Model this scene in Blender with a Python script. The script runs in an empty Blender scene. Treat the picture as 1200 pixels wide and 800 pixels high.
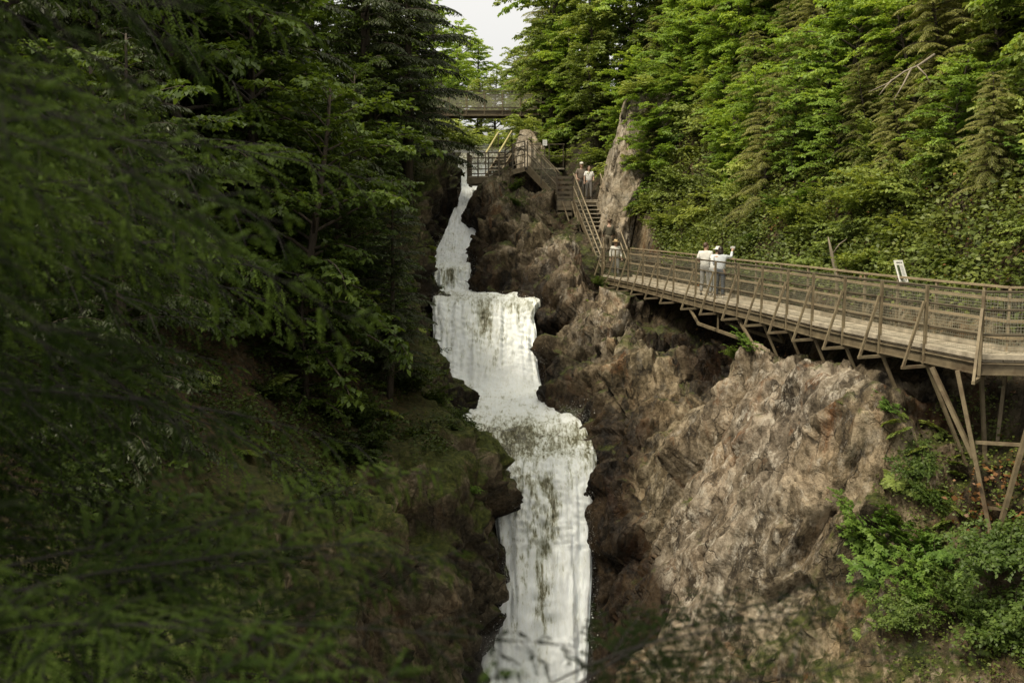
import bpy, bmesh, math, random
import numpy as np
from mathutils import Vector, Matrix, noise
from mathutils.bvhtree import BVHTree

R = math.radians
scene = bpy.context.scene
COL = scene.collection

# ------------------------------------------------------------------ camera
F = 1167.0                     # focal length in pixels of the 1200 px wide photograph
HORIZON = 255.0
PITCH = math.atan((400.0 - HORIZON) / F)
CP, SP = math.cos(PITCH), math.sin(PITCH)

def at(px, py, Y):
    """World point on the sight line of photo pixel (px, py) at distance Y up the gorge."""
    a, b = (px - 600.0) / F, -(py - 400.0) / F
    d = Vector((a, CP + b * SP, -SP + b * CP))
    return d * (Y / d.y)

cam_d = bpy.data.cameras.new("camera")
cam = bpy.data.objects.new("camera", cam_d)
COL.objects.link(cam)
cam.location = (0, 0, 0)
cam.rotation_euler = (math.pi / 2 - PITCH, 0, 0)
cam_d.sensor_width = 36
cam_d.lens = 36 * F / 1200.0
cam_d.clip_start = 0.05
cam_d.clip_end = 1500
cam_d.dof.use_dof = True
cam_d.dof.focus_distance = 32
cam_d.dof.aperture_fstop = 2.8
scene.camera = cam

# ------------------------------------------------------------------ helpers
def tag(o, label=None, cat=None, group=None, kind=None):
    if label: o["label"] = label
    if cat: o["category"] = cat
    if group: o["group"] = group
    if kind: o["kind"] = kind
    return o

def empty(name, loc, label=None, cat=None, group=None, rz=0.0):
    o = bpy.data.objects.new(name, None)
    COL.objects.link(o)
    o.location = loc
    o.rotation_euler = (0, 0, rz)
    o.empty_display_size = 0.3
    return tag(o, label, cat, group)

def link_mesh(name, me, mats=(), parent=None):
    o = bpy.data.objects.new(name, me)
    COL.objects.link(o)
    for m in (mats if isinstance(mats, (list, tuple)) else [mats]):
        me.materials.append(m)
    if parent is not None:
        o.parent = parent
    return o

def np_mesh(name, V, Fq, smooth=False):
    """Mesh from a vertex array and an (n,k) face array."""
    V = np.asarray(V, dtype=np.float32); Fq = np.asarray(Fq, dtype=np.int32)
    me = bpy.data.meshes.new(name)
    n, k = Fq.shape
    me.vertices.add(len(V)); me.vertices.foreach_set("co", V.ravel())
    me.loops.add(n * k); me.loops.foreach_set("vertex_index", Fq.ravel())
    me.polygons.add(n)
    me.polygons.foreach_set("loop_start", np.arange(n, dtype=np.int32) * k)
    if smooth:
        me.polygons.foreach_set("use_smooth", np.ones(n, dtype=bool))
    me.update(calc_edges=True)
    me.validate()
    return me

def face_attr(me, name, arr):
    a = me.attributes.new(name, 'FLOAT', 'FACE'); a.data.foreach_set("value", np.asarray(arr, dtype=np.float32))
def vert_attr(me, name, arr):
    a = me.attributes.new(name, 'FLOAT', 'POINT'); a.data.foreach_set("value", np.asarray(arr, dtype=np.float32))

class MB:
    """Collects bars, boxes and tubes and links them as one mesh object."""
    def __init__(s): s.v = []; s.f = []
    def add(s, vs, fs):
        b = len(s.v); s.v += [tuple(v) for v in vs]; s.f += [tuple(b + i for i in f) for f in fs]; return s
    def bar(s, p, q, w, h, up=(0, 0, 1), ext=0.0):
        p, q = Vector(p), Vector(q); d = (q - p).normalized(); u = Vector(up)
        if abs(d.dot(u)) > 0.98: u = Vector((1, 0, 0))
        sd = d.cross(u).normalized(); u = sd.cross(d).normalized()
        p = p - d * ext; q = q + d * ext
        vs = [c + sd * (a * w / 2) + u * (b * h / 2) for c in (p, q) for a, b in ((-1, -1), (1, -1), (1, 1), (-1, 1))]
        return s.add(vs, [(0, 1, 2, 3), (7, 6, 5, 4), (0, 4, 5, 1), (1, 5, 6, 2), (2, 6, 7, 3), (3, 7, 4, 0)])
    def tube(s, pts, rad, n=7, cap=True):
        pts = [Vector(p) for p in pts]
        if not isinstance(rad, (list, tuple)): rad = [rad] * len(pts)
        b = len(s.v); ref = Vector((0.31, 0.17, 0.93)).normalized()
        for i, p in enumerate(pts):
            t = (pts[min(i + 1, len(pts) - 1)] - pts[max(i - 1, 0)]).normalized()
            a = t.cross(ref)
            if a.length < 1e-3: a = t.cross(Vector((1, 0, 0)))
            a.normalize(); c = t.cross(a)
            for k in range(n):
                th = 2 * math.pi * k / n
                s.v.append(tuple(p + (a * math.cos(th) + c * math.sin(th)) * rad[i]))
        for i in range(len(pts) - 1):
            for k in range(n):
                k2 = (k + 1) % n
                s.f.append((b + i * n + k, b + i * n + k2, b + (i + 1) * n + k2, b + (i + 1) * n + k))
        if cap:
            s.f.append(tuple(b + k for k in reversed(range(n))))
            s.f.append(tuple(b + (len(pts) - 1) * n + k for k in range(n)))
        return s
    def quad(s, a, b, c, d): return s.add([a, b, c, d], [(0, 1, 2, 3)])
    def build(s, name, mat, parent=None, smooth=False, bevel=0.0, local=False):
        off = Vector((0, 0, 0)) if (parent is None or local) else root_loc(parent)
        me = bpy.data.meshes.new(name)
        me.from_pydata([tuple(Vector(v) - off) for v in s.v], [], s.f)
        if bevel:
            bm = bmesh.new(); bm.from_mesh(me)
            bmesh.ops.bevel(bm, geom=list(bm.edges), offset=bevel, segments=1, affect='EDGES')
            bm.to_mesh(me); bm.free()
        if smooth:
            me.polygons.foreach_set("use_smooth", [True] * len(me.polygons))
        me.update()
        return link_mesh(name, me, mat, parent)

def root_loc(o):
    v = Vector((0, 0, 0))
    while o is not None:
        v += o.location; o = o.parent
    return v

# ------------------------------------------------------------------ node helpers
def new_mat(name):
    m = bpy.data.materials.new(name); m.use_nodes = True
    nt = m.node_tree; nt.nodes.clear()
    return m, nt
class NT:
    def __init__(s, nt): s.nt = nt
    def n(s, t, **kw):
        nd = s.nt.nodes.new(t)
        for k, v in kw.items():
            if k.startswith("i_"):
                key = k[2:].replace("_", " ")
                nd.inputs[int(key) if key.isdigit() else key].default_value = v
            else: setattr(nd, k, v)
        return nd
    def l(s, a, b): s.nt.links.new(a, b)
    def math(s, op, a, b=None, c=None, clamp=False):
        nd = s.n("ShaderNodeMath", operation=op); nd.use_clamp = clamp
        for i, v in enumerate((a, b, c)):
            if v is None: continue
            if isinstance(v, (int, float)): nd.inputs[i].default_value = v
            else: s.l(v, nd.inputs[i])
        return nd.outputs[0]
    def ramp(s, fac, stops, interp='LINEAR'):
        nd = s.n("ShaderNodeValToRGB"); cr = nd.color_ramp; cr.interpolation = interp
        while len(cr.elements) < len(stops): cr.elements.new(0.5)
        for e, (p, c) in zip(cr.elements, stops):
            e.position = p; e.color = (*c, 1) if len(c) == 3 else c
        s.l(fac, nd.inputs[0]); return nd.outputs[0]
    def mix(s, fac, a, b, mode='MIX'):
        nd = s.n("ShaderNodeMix", data_type='RGBA', blend_type=mode)
        for sock, v in ((nd.inputs[0], fac), (nd.inputs[6], a), (nd.inputs[7], b)):
            if isinstance(v, (int, float)): sock.default_value = v
            elif isinstance(v, tuple): sock.default_value = (*v, 1)
            else: s.l(v, sock)
        return nd.outputs[2]
    def maprange(s, v, a, b, c=0.0, d=1.0):
        nd = s.n("ShaderNodeMapRange"); nd.clamp = True
        s.l(v, nd.inputs[0])
        for i, x in enumerate((a, b, c, d)): nd.inputs[i + 1].default_value = x
        return nd.outputs[0]
    def attr(s, name):
        return s.n("ShaderNodeAttribute", attribute_name=name)
    def noise(s, vec, scale, detail=6, rough=0.55, dist=0.0):
        nd = s.n("ShaderNodeTexNoise"); nd.inputs["Scale"].default_value = scale
        nd.inputs["Detail"].default_value = detail; nd.inputs["Roughness"].default_value = rough
        nd.inputs["Distortion"].default_value = dist
        s.l(vec, nd.inputs["Vector"]); return nd.outputs[0]
    def out(s, sh): s.l(sh, s.n("ShaderNodeOutputMaterial").inputs[0])

# ------------------------------------------------------------------ materials
def mat_simple(name, col, rough=0.7, metal=0.0, var=0.25, scale=6.0, bump=0.0, stain=None):
    m, nt = new_mat(name); N = NT(nt)
    tc = N.n("ShaderNodeTexCoord").outputs["Object"]
    nz = N.noise(tc, scale, 6, 0.6)
    f = N.maprange(nz, 0.3, 0.7, 1 - var, 1 + var)
    c = N.mix(1.0, tuple(col), N.n("ShaderNodeCombineColor").outputs[0], 'MULTIPLY')
    comb = nt.nodes[-2] if False else None
    cc = [x for x in nt.nodes if x.bl_idname == "ShaderNodeCombineColor"][0]
    for i in range(3): N.l(f, cc.inputs[i])
    if stain:
        s2 = N.maprange(N.noise(tc, scale * 0.35, 5, 0.7), 0.5, 0.7)
        c = N.mix(s2, c, tuple(stain))
    b = N.n("ShaderNodeBsdfPrincipled")
    N.l(c, b.inputs["Base Color"]); b.inputs["Roughness"].default_value = rough; b.inputs["Metallic"].default_value = metal
    if bump:
        bn = N.n("ShaderNodeBump"); bn.inputs["Strength"].default_value = bump; bn.inputs["Distance"].default_value = 0.02
        N.l(N.noise(tc, scale * 6, 5, 0.6), bn.inputs["Height"]); N.l(bn.outputs[0], b.inputs["Normal"])
    N.out(b.outputs[0]); return m

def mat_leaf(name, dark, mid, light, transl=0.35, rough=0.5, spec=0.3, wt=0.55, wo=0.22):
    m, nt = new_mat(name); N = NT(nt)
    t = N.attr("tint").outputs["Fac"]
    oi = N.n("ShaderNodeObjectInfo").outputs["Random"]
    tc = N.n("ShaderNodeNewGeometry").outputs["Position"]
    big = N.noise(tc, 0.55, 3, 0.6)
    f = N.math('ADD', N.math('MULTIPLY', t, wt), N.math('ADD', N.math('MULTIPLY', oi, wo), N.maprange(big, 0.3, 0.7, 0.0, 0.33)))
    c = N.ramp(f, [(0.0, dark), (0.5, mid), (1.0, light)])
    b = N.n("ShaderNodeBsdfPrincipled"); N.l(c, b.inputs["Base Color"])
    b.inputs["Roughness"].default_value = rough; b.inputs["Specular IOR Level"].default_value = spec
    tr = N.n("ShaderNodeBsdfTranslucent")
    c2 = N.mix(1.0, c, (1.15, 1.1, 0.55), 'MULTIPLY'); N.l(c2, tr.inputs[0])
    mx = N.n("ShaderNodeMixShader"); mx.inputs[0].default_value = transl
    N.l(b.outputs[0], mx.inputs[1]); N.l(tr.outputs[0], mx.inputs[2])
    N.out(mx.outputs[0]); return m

def mat_bark(name, a, b_):
    m, nt = new_mat(name); N = NT(nt)
    tc = N.n("ShaderNodeTexCoord").outputs["Object"]
    mp = N.n("ShaderNodeMapping"); mp.inputs["Scale"].default_value = (9, 9, 1.6); N.l(tc, mp.inputs[0])
    nz = N.noise(mp.outputs[0], 1.5, 8, 0.65)
    c = N.ramp(nz, [(0.3, a), (0.7, b_)])
    b = N.n("ShaderNodeBsdfPrincipled"); N.l(c, b.inputs["Base Color"]); b.inputs["Roughness"].default_value = 0.9
    bn = N.n("ShaderNodeBump"); bn.inputs["Strength"].default_value = 0.8; bn.inputs["Distance"].default_value = 0.03
    N.l(nz, bn.inputs["Height"]); N.l(bn.outputs[0], b.inputs["Normal"])
    N.out(b.outputs[0]); return m

def mat_rock(name, dark, mid, light, rust=0.5, pale=0.4, moss=1.0):
    m, nt = new_mat(name); N = NT(nt)
    geo = N.n("ShaderNodeNewGeometry")
    pos = geo.outputs["Position"]
    wet_shade = N.attr("wet_shade").outputs["Fac"]; soil = N.attr("soil").outputs["Fac"]; mossa = N.attr("moss").outputs["Fac"]
    pal = N.attr("pale").outputs["Fac"]
    # coordinates that run down the dip of the rock
    mp = N.n("ShaderNodeMapping"); mp.inputs["Rotation"].default_value = (R(12), R(32), R(8)); mp.inputs["Scale"].default_value = (1.0, 1.0, 0.5)
    N.l(pos, mp.inputs[0]); dip = mp.outputs[0]
    big = N.noise(pos, 0.45, 5, 0.6, 0.4)
    medn = N.noise(dip, 1.7, 6, 0.68, 0.1)
    fine = N.noise(pos, 8.0, 5, 0.7)
    grain = N.noise(pos, 42.0, 2, 0.7)
    wf_ = N.n("ShaderNodeTexNoise"); wf_.inputs["Scale"].default_value = 2.2; wf_.inputs["Detail"].default_value = 4; N.l(pos, wf_.inputs["Vector"])
    wsc = N.n("ShaderNodeVectorMath", operation='SCALE'); wsc.inputs["Scale"].default_value = 0.09; N.l(wf_.outputs["Color"], wsc.inputs[0])
    wad = N.n("ShaderNodeVectorMath", operation='ADD'); N.l(dip, wad.inputs[0]); N.l(wsc.outputs[0], wad.inputs[1])
    def facet(scale):
        vv = N.n("ShaderNodeTexVoronoi", feature='F1'); vv.inputs["Scale"].default_value = scale; N.l(wad.outputs[0], vv.inputs["Vector"])
        sb_ = N.n("ShaderNodeVectorMath", operation='SUBTRACT'); N.l(wad.outputs[0], sb_.inputs[0]); N.l(vv.outputs["Position"], sb_.inputs[1])
        cm = N.n("ShaderNodeVectorMath", operation='SUBTRACT'); N.l(vv.outputs["Color"], cm.inputs[0]); cm.inputs[1].default_value = (.5, .5, .5)
        dt = N.n("ShaderNodeVectorMath", operation='DOT_PRODUCT'); N.l(sb_.outputs[0], dt.inputs[0]); N.l(cm.outputs[0], dt.inputs[1])
        sx = N.n("ShaderNodeSeparateXYZ"); N.l(vv.outputs["Color"], sx.inputs[0])
        return dt.outputs["Value"], sx.outputs[0]
    f1h, f1c = facet(1.7); f2h, f2c = facet(5.5)
    v = N.math('ADD', N.math('MULTIPLY', medn, 0.50), N.math('ADD', N.math('MULTIPLY', fine, 0.38), N.math('MULTIPLY', big, 0.12)))
    v = N.math('ADD', v, N.math('ADD', N.math('MULTIPLY', N.math('SUBTRACT', f1c, 0.5), 0.15), N.math('MULTIPLY', N.math('SUBTRACT', f2c, 0.5), 0.10)))
    c = N.ramp(v, [(0.38, dark), (0.5, mid), (0.63, light)])
    pl_ = N.math('MULTIPLY', pal, N.maprange(medn, 0.3, 0.6, 0.35, 0.9), clamp=True)
    c = N.mix(pl_, c, N.ramp(v, [(0.38, (0.055, 0.044, 0.033)), (0.5, (0.195, 0.162, 0.125)), (0.63, (0.40, 0.35, 0.285))]))
    # warm and cool patches
    c = N.mix(N.maprange(big, 0.45, 0.68, 0.0, 0.55), c, N.mix(1.0, c, (1.16, 0.98, 0.80), 'MULTIPLY'))
    # rust
    rn = N.noise(dip, 0.8, 5, 0.75, 0.8)
    c = N.mix(N.math('MULTIPLY', N.maprange(rn, 0.56, 0.68), rust), c, (0.19, 0.085, 0.032))
    # pale mineral and lichen flecks
    pn = N.noise(dip, 3.1, 6, 0.78, 0.0)
    pm = N.math('MULTIPLY', N.maprange(pn, 0.52, 0.66), N.math('ADD', N.math('MULTIPLY', pal, 0.9), pale * 0.55), clamp=True)
    c = N.mix(pm, c, (0.47, 0.43, 0.36))
    # cracks
    wv = N.n("ShaderNodeVectorMath", operation='ADD')
    wn = N.n("ShaderNodeTexNoise"); wn.inputs["Scale"].default_value = 1.3; wn.inputs["Detail"].default_value = 5; N.l(pos, wn.inputs["Vector"])
    N.l(dip, wv.inputs[0]); N.l(wn.outputs["Color"], wv.inputs[1])
    vo = N.n("ShaderNodeTexVoronoi", feature='DISTANCE_TO_EDGE'); vo.inputs["Scale"].default_value = 1.15; N.l(wv.outputs[0], vo.inputs["Vector"])
    vo2 = N.n("ShaderNodeTexVoronoi", feature='DISTANCE_TO_EDGE'); vo2.inputs["Scale"].default_value = 4.3; N.l(wv.outputs[0], vo2.inputs["Vector"])
    gate = N.maprange(N.noise(pos, 0.9, 3, 0.5), 0.44, 0.56)
    ck = N.math('MULTIPLY', N.maprange(vo.outputs[0], 0.0, 0.03, 0.6, 0.0), gate)
    ck2 = N.math('MULTIPLY', N.maprange(vo2.outputs[0], 0.0, 0.04, 0.22, 0.0), N.maprange(big, 0.45, 0.6))
    crack = N.math('MAXIMUM', ck, ck2)
    c = N.mix(N.math('MULTIPLY', crack, 0.85), c, (0.012, 0.010, 0.008))
    c = N.mix(N.maprange(grain, 0.35, 0.65, 0.35, 0.0), c, N.mix(1.0, c, (0.45, 0.42, 0.38), 'MULTIPLY'))
    # wet rock, and the shade painted in under the deck
    wm = N.math('MULTIPLY', wet_shade, N.maprange(medn, 0.3, 0.6, 0.85, 1.25), clamp=True)
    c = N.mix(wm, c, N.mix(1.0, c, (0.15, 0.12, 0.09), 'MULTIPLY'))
    # moss on ledges
    sep = N.n("ShaderNodeSeparateXYZ"); N.l(geo.outputs["Normal"], sep.inputs[0])
    mn = N.noise(pos, 1.4, 5, 0.7)
    mv = N.math('ADD', N.math('MULTIPLY', sep.outputs[2], 0.28), N.math('ADD', mn, N.math('MULTIPLY', mossa, 0.34)))
    mm = N.math('MULTIPLY', N.maprange(mv, 0.78, 0.95), moss, clamp=True)
    mcol = N.ramp(N.noise(pos, 7.0, 4, 0.7), [(0.3, (0.016, 0.021, 0.006)), (0.55, (0.055, 0.066, 0.015)), (0.75, (0.125, 0.125, 0.032))])
    c = N.mix(mm, c, mcol)
    # soil and leaf litter away from the rock
    sc = N.ramp(N.noise(pos, 5.0, 4, 0.75), [(0.3, (0.010, 0.008, 0.005)), (0.5, (0.036, 0.026, 0.014)), (0.7, (0.10, 0.058, 0.026))])
    c = N.mix(N.math('MULTIPLY', soil, N.maprange(mn, 0.3, 0.5, 0.6, 1.0), clamp=True), c, sc)
    b = N.n("ShaderNodeBsdfPrincipled"); N.l(c, b.inputs["Base Color"])
    N.l(N.math('SUBTRACT', 0.82, N.math('MULTIPLY', N.math('MULTIPLY', wm, N.maprange(fine, 0.4, 0.62)), 0.5)), b.inputs["Roughness"])
    b.inputs["Specular IOR Level"].default_value = 0.22
    hgt = N.math('ADD', N.math('MULTIPLY', medn, 0.9), N.math('ADD', N.math('MULTIPLY', fine, 0.42), N.math('MULTIPLY', grain, 0.07)))
    hgt = N.math('SUBTRACT', N.math('MULTIPLY', hgt, 0.7), N.math('MULTIPLY', crack, 0.30))
    hgt = N.math('ADD', hgt, N.math('ADD', N.math('MULTIPLY', f1h, 3.6), N.math('MULTIPLY', f2h, 4.2)))
    bn = N.n("ShaderNodeBump"); bn.inputs["Strength"].default_value = 1.0; bn.inputs["Distance"].default_value = 0.16
    N.l(hgt, bn.inputs["Height"]); N.l(bn.outputs[0], b.inputs["Normal"])
    N.out(b.outputs[0]); return m

def mat_water(name):
    m, nt = new_mat(name); N = NT(nt)
    uv = N.attr("flow").outputs["Vector"]            # x across the river (m), y along the flow (m)
    foam = N.attr("foam").outputs["Fac"]
    pos = N.n("ShaderNodeNewGeometry").outputs["Position"]
    mp = N.n("ShaderNodeMapping"); mp.inputs["Scale"].default_value = (1.0, 0.30, 1.0); N.l(uv, mp.inputs[0])
    st = N.noise(mp.outputs[0], 2.6, 9, 0.68, 0.5)
    lump = N.noise(pos, 1.5, 8, 0.66, 0.5)
    fine = N.noise(mp.outputs[0], 13.0, 6, 0.7, 0.3)
    mp2 = N.n("ShaderNodeMapping"); mp2.inputs["Scale"].default_value = (1.0, 0.13, 1.0); N.l(uv, mp2.inputs[0])
    mid = N.noise(mp2.outputs[0], 7.5, 6, 0.74, 0.4)
    v = N.math('ADD', N.math('MULTIPLY', st, 0.30), N.math('ADD', N.math('MULTIPLY', lump, 0.16), N.math('ADD', N.math('MULTIPLY', fine, 0.27), N.math('MULTIPLY', mid, 0.27))))
    v = N.math('ADD', N.math('MULTIPLY', N.math('SUBTRACT', v, 0.5), 2.3), 0.505)
    k = N.math('ADD', v, N.math('MULTIPLY', N.math('SUBTRACT', foam, 0.5), 0.34))
    c = N.ramp(k, [(0.28, (0.060, 0.056, 0.028)), (0.38, (0.19, 0.185, 0.115)), (0.47, (0.46, 0.48, 0.41)), (0.57, (0.80, 0.84, 0.83)), (0.74, (0.88, 0.93, 0.96))])
    b = N.n("ShaderNodeBsdfPrincipled"); N.l(c, b.inputs["Base Color"])
    N.l(N.maprange(k, 0.4, 0.6, 0.18, 0.75), b.inputs["Roughness"])
    bn = N.n("ShaderNodeBump"); bn.inputs["Strength"].default_value = 0.6; bn.inputs["Distance"].default_value = 0.06
    N.l(N.math('ADD', st, N.math('ADD', mid, N.math('MULTIPLY', fine, 0.5))), bn.inputs["Height"]); N.l(bn.outputs[0], b.inputs["Normal"])
    tr = N.n("ShaderNodeBsdfTranslucent"); N.l(c, tr.inputs[0])
    mx = N.n("ShaderNodeMixShader"); mx.inputs[0].default_value = 0.12
    N.l(b.outputs[0], mx.inputs[1]); N.l(tr.outputs[0], mx.inputs[2])
    N.out(mx.outputs[0]); return m

M = {}
M["rock"] = mat_rock("cliff_rock", (0.020, 0.016, 0.010), (0.108, 0.087, 0.052), (0.33, 0.28, 0.195), rust=0.6, pale=0.45)
M["rock_left"] = mat_rock("shaded_rock", (0.030, 0.025, 0.017), (0.110, 0.092, 0.060), (0.29, 0.25, 0.175), rust=0.25, pale=0.3, moss=1.0)
M["outcrop"] = mat_rock("pale_rock", (0.12, 0.10, 0.068), (0.34, 0.30, 0.22), (0.52, 0.47, 0.37), rust=0.2, pale=1.0, moss=0.4)
M["water"] = mat_water("white_water")
M["steel"] = mat_simple("weathered_steel", (0.20, 0.162, 0.100), 0.6, 0.2, 0.3, 5.0, 0.2, (0.11, 0.075, 0.045))
M["pipe"] = mat_simple("dark_pipe", (0.105, 0.085, 0.055), 0.5, 0.3, 0.3, 5.0, 0.1, (0.05, 0.035, 0.022))
M["wood"] = mat_simple("weathered_wood", (0.37, 0.325, 0.25), 0.85, 0.0, 0.4, 4.0, 0.4, (0.22, 0.185, 0.13))
M["rail"] = mat_simple("rail_wood", (0.27, 0.215, 0.135), 0.75, 0.0, 0.25, 4.0, 0.3, (0.20, 0.15, 0.095))
M["beam"] = mat_simple("beam_steel", (0.185, 0.150, 0.095), 0.6, 0.2, 0.3, 4.0, 0.2, (0.085, 0.06, 0.036))
M["wire"] = mat_simple("wire", (0.34, 0.33, 0.25), 0.5, 0.4, 0.1)
M["bark"] = mat_bark("bark", (0.020, 0.016, 0.011), (0.085, 0.066, 0.046))
M["deadwood"] = mat_bark("dead_wood", (0.14, 0.115, 0.08), (0.30, 0.26, 0.20))
M["leaf_maple"] = mat_leaf("maple_leaves", (0.044, 0.078, 0.013), (0.203, 0.318, 0.054), (0.450, 0.570, 0.102), 0.45)
M["leaf_bush"] = mat_leaf("shrub_leaves", (0.047, 0.073, 0.018), (0.198, 0.266, 0.061), (0.439, 0.491, 0.125), 0.38)
M["leaf_hem"] = mat_leaf("hemlock_needles", (0.046, 0.055, 0.015), (0.193, 0.208, 0.054), (0.399, 0.393, 0.122), 0.28)
M["leaf_sap"] = mat_leaf("sapling_leaves", (0.028, 0.055, 0.011), (0.119, 0.214, 0.040), (0.247, 0.361, 0.071), 0.4)
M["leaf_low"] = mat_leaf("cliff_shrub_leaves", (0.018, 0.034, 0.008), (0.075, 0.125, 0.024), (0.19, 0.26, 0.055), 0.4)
M["leaf_deep"] = mat_leaf("deep_shade_leaves", (0.010, 0.016, 0.004), (0.034, 0.056, 0.011), (0.105, 0.150, 0.026), 0.4)  # deepest shade of the left bank put into the leaf colour
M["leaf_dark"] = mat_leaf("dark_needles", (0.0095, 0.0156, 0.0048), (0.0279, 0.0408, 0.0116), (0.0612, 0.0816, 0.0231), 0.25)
M["leaf_shade"] = mat_leaf("shaded_leaves", (0.017, 0.030, 0.006), (0.060, 0.099, 0.018), (0.154, 0.220, 0.036), 0.42)  # leaf green with the left bank's shade put into it
M["leaf_fore"] = mat_leaf("bough_needles", (0.003, 0.005, 0.0015), (0.016, 0.030, 0.006), (0.115, 0.175, 0.036), 0.35, 0.7, 0.05, 0.40, 0.52)  # shade on the near boughs and their lit tips put into the colour
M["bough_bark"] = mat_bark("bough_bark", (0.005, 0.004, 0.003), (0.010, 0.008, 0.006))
M["leaf_ground"] = mat_leaf("ground_leaves", (0.026, 0.040, 0.010), (0.106, 0.143, 0.029), (0.264, 0.298, 0.066), 0.3)
M["leaf_dead"] = mat_leaf("fallen_leaves", (0.07, 0.035, 0.014), (0.20, 0.095, 0.034), (0.34, 0.19, 0.075), 0.15)
# ------------------------------------------------------------------ gorge terrain: profiles across the river, lofted along it
# left: far, hill high, hill low, wall top, wall mid, water edge
LEFT = {
 -14: [(-60, 8), (-16, 1.0), (-7, -1.8), (-4.0, -3.4), (-3.2, -8), (-2.8, -14.6)],
   6: [(-60, 9), (-14, 1.0), (-6.5, -2.2), (-3.6, -4.4), (-3.0, -9), (-2.6, -14.5)],
  14: [(-60, 12), (-12, 1.0), (-6.3, -3.2), (-3.5, -5.6), (-3.0, -9.5), (-2.5, -14.4)],
  20: [(-60, 14), (-12, 1.2), (-6.5, -3.8), (-3.3, -6.6), (-2.6, -10.2), (-2.2, -14.3)],
  24: [(-60, 15), (-11, 1.2), (-5.5, -4.4), (-2.4, -7.3), (-1.7, -10.5), (-1.5, -14.1)],
  26.3: [(-60, 15), (-10, 1.2), (-4.8, -4.6), (-1.4, -7.2), (-1.0, -10.2), (-1.15, -13.2)],
  28.2: [(-60, 15), (-9.5, 1.4), (-4.2, -4.6), (-1.05, -6.9), (-0.55, -8.6), (-0.3, -10.4)],
  30: [(-60, 16), (-9, 1.6), (-4.0, -4.2), (-1.5, -6.4), (-0.9, -7.1), (-0.6, -8.0)],
  33: [(-60, 16), (-9, 2.2), (-4.3, -3.4), (-2.7, -5.4), (-2.15, -6.4), (-1.9, -7.4)],
  36: [(-60, 17), (-9, 3.0), (-4.5, -2.4), (-3.15, -4.5), (-2.7, -5.8), (-2.45, -7.0)],
  39: [(-60, 18), (-9, 4.0), (-5.1, -1.0), (-3.85, -3.1), (-3.45, -4.6), (-3.15, -6.2)],
  41: [(-60, 18), (-9, 4.8), (-5.4, 0.4), (-3.7, -1.7), (-3.4, -2.8), (-3.1, -3.7)],
  44: [(-60, 19), (-9, 5.6), (-5.4, 1.4), (-3.9, -0.9), (-3.6, -2.3), (-3.35, -3.7)],
  47: [(-60, 19), (-9.5, 6.2), (-5.6, 2.4), (-4.2, 0.7), (-3.9, -0.8), (-3.65, -2.7)],
  52: [(-60, 19), (-10, 7.0), (-5.6, 3.8), (-3.9, 2.3), (-3.4, 1.0), (-3.0, -0.3)],
  56: [(-60, 19), (-10.5, 7.6), (-6.2, 5.0), (-4.2, 3.6), (-3.2, 2.6), (-2.6, 1.6)],
  62: [(-60, 19), (-11, 8.2), (-7.0, 6.3), (-4.9, 4.9), (-3.6, 4.0), (-2.7, 3.3)],
  70: [(-60, 19), (-12, 8.6), (-7.5, 6.6), (-5.2, 5.4), (-3.8, 4.8), (-2.6, 4.3)],
  90: [(-80, 20), (-16, 10), (-10, 8.4), (-6, 7.2), (-4, 6.8), (-2.5, 6.2)],
 140: [(-120, 26), (-30, 18), (-18, 15), (-10, 13), (-6, 12.4), (-3, 12)],
 400: [(-300, 34), (-80, 30), (-40, 28), (-20, 27), (-10, 26.6), (-3, 26)],
}
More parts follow.
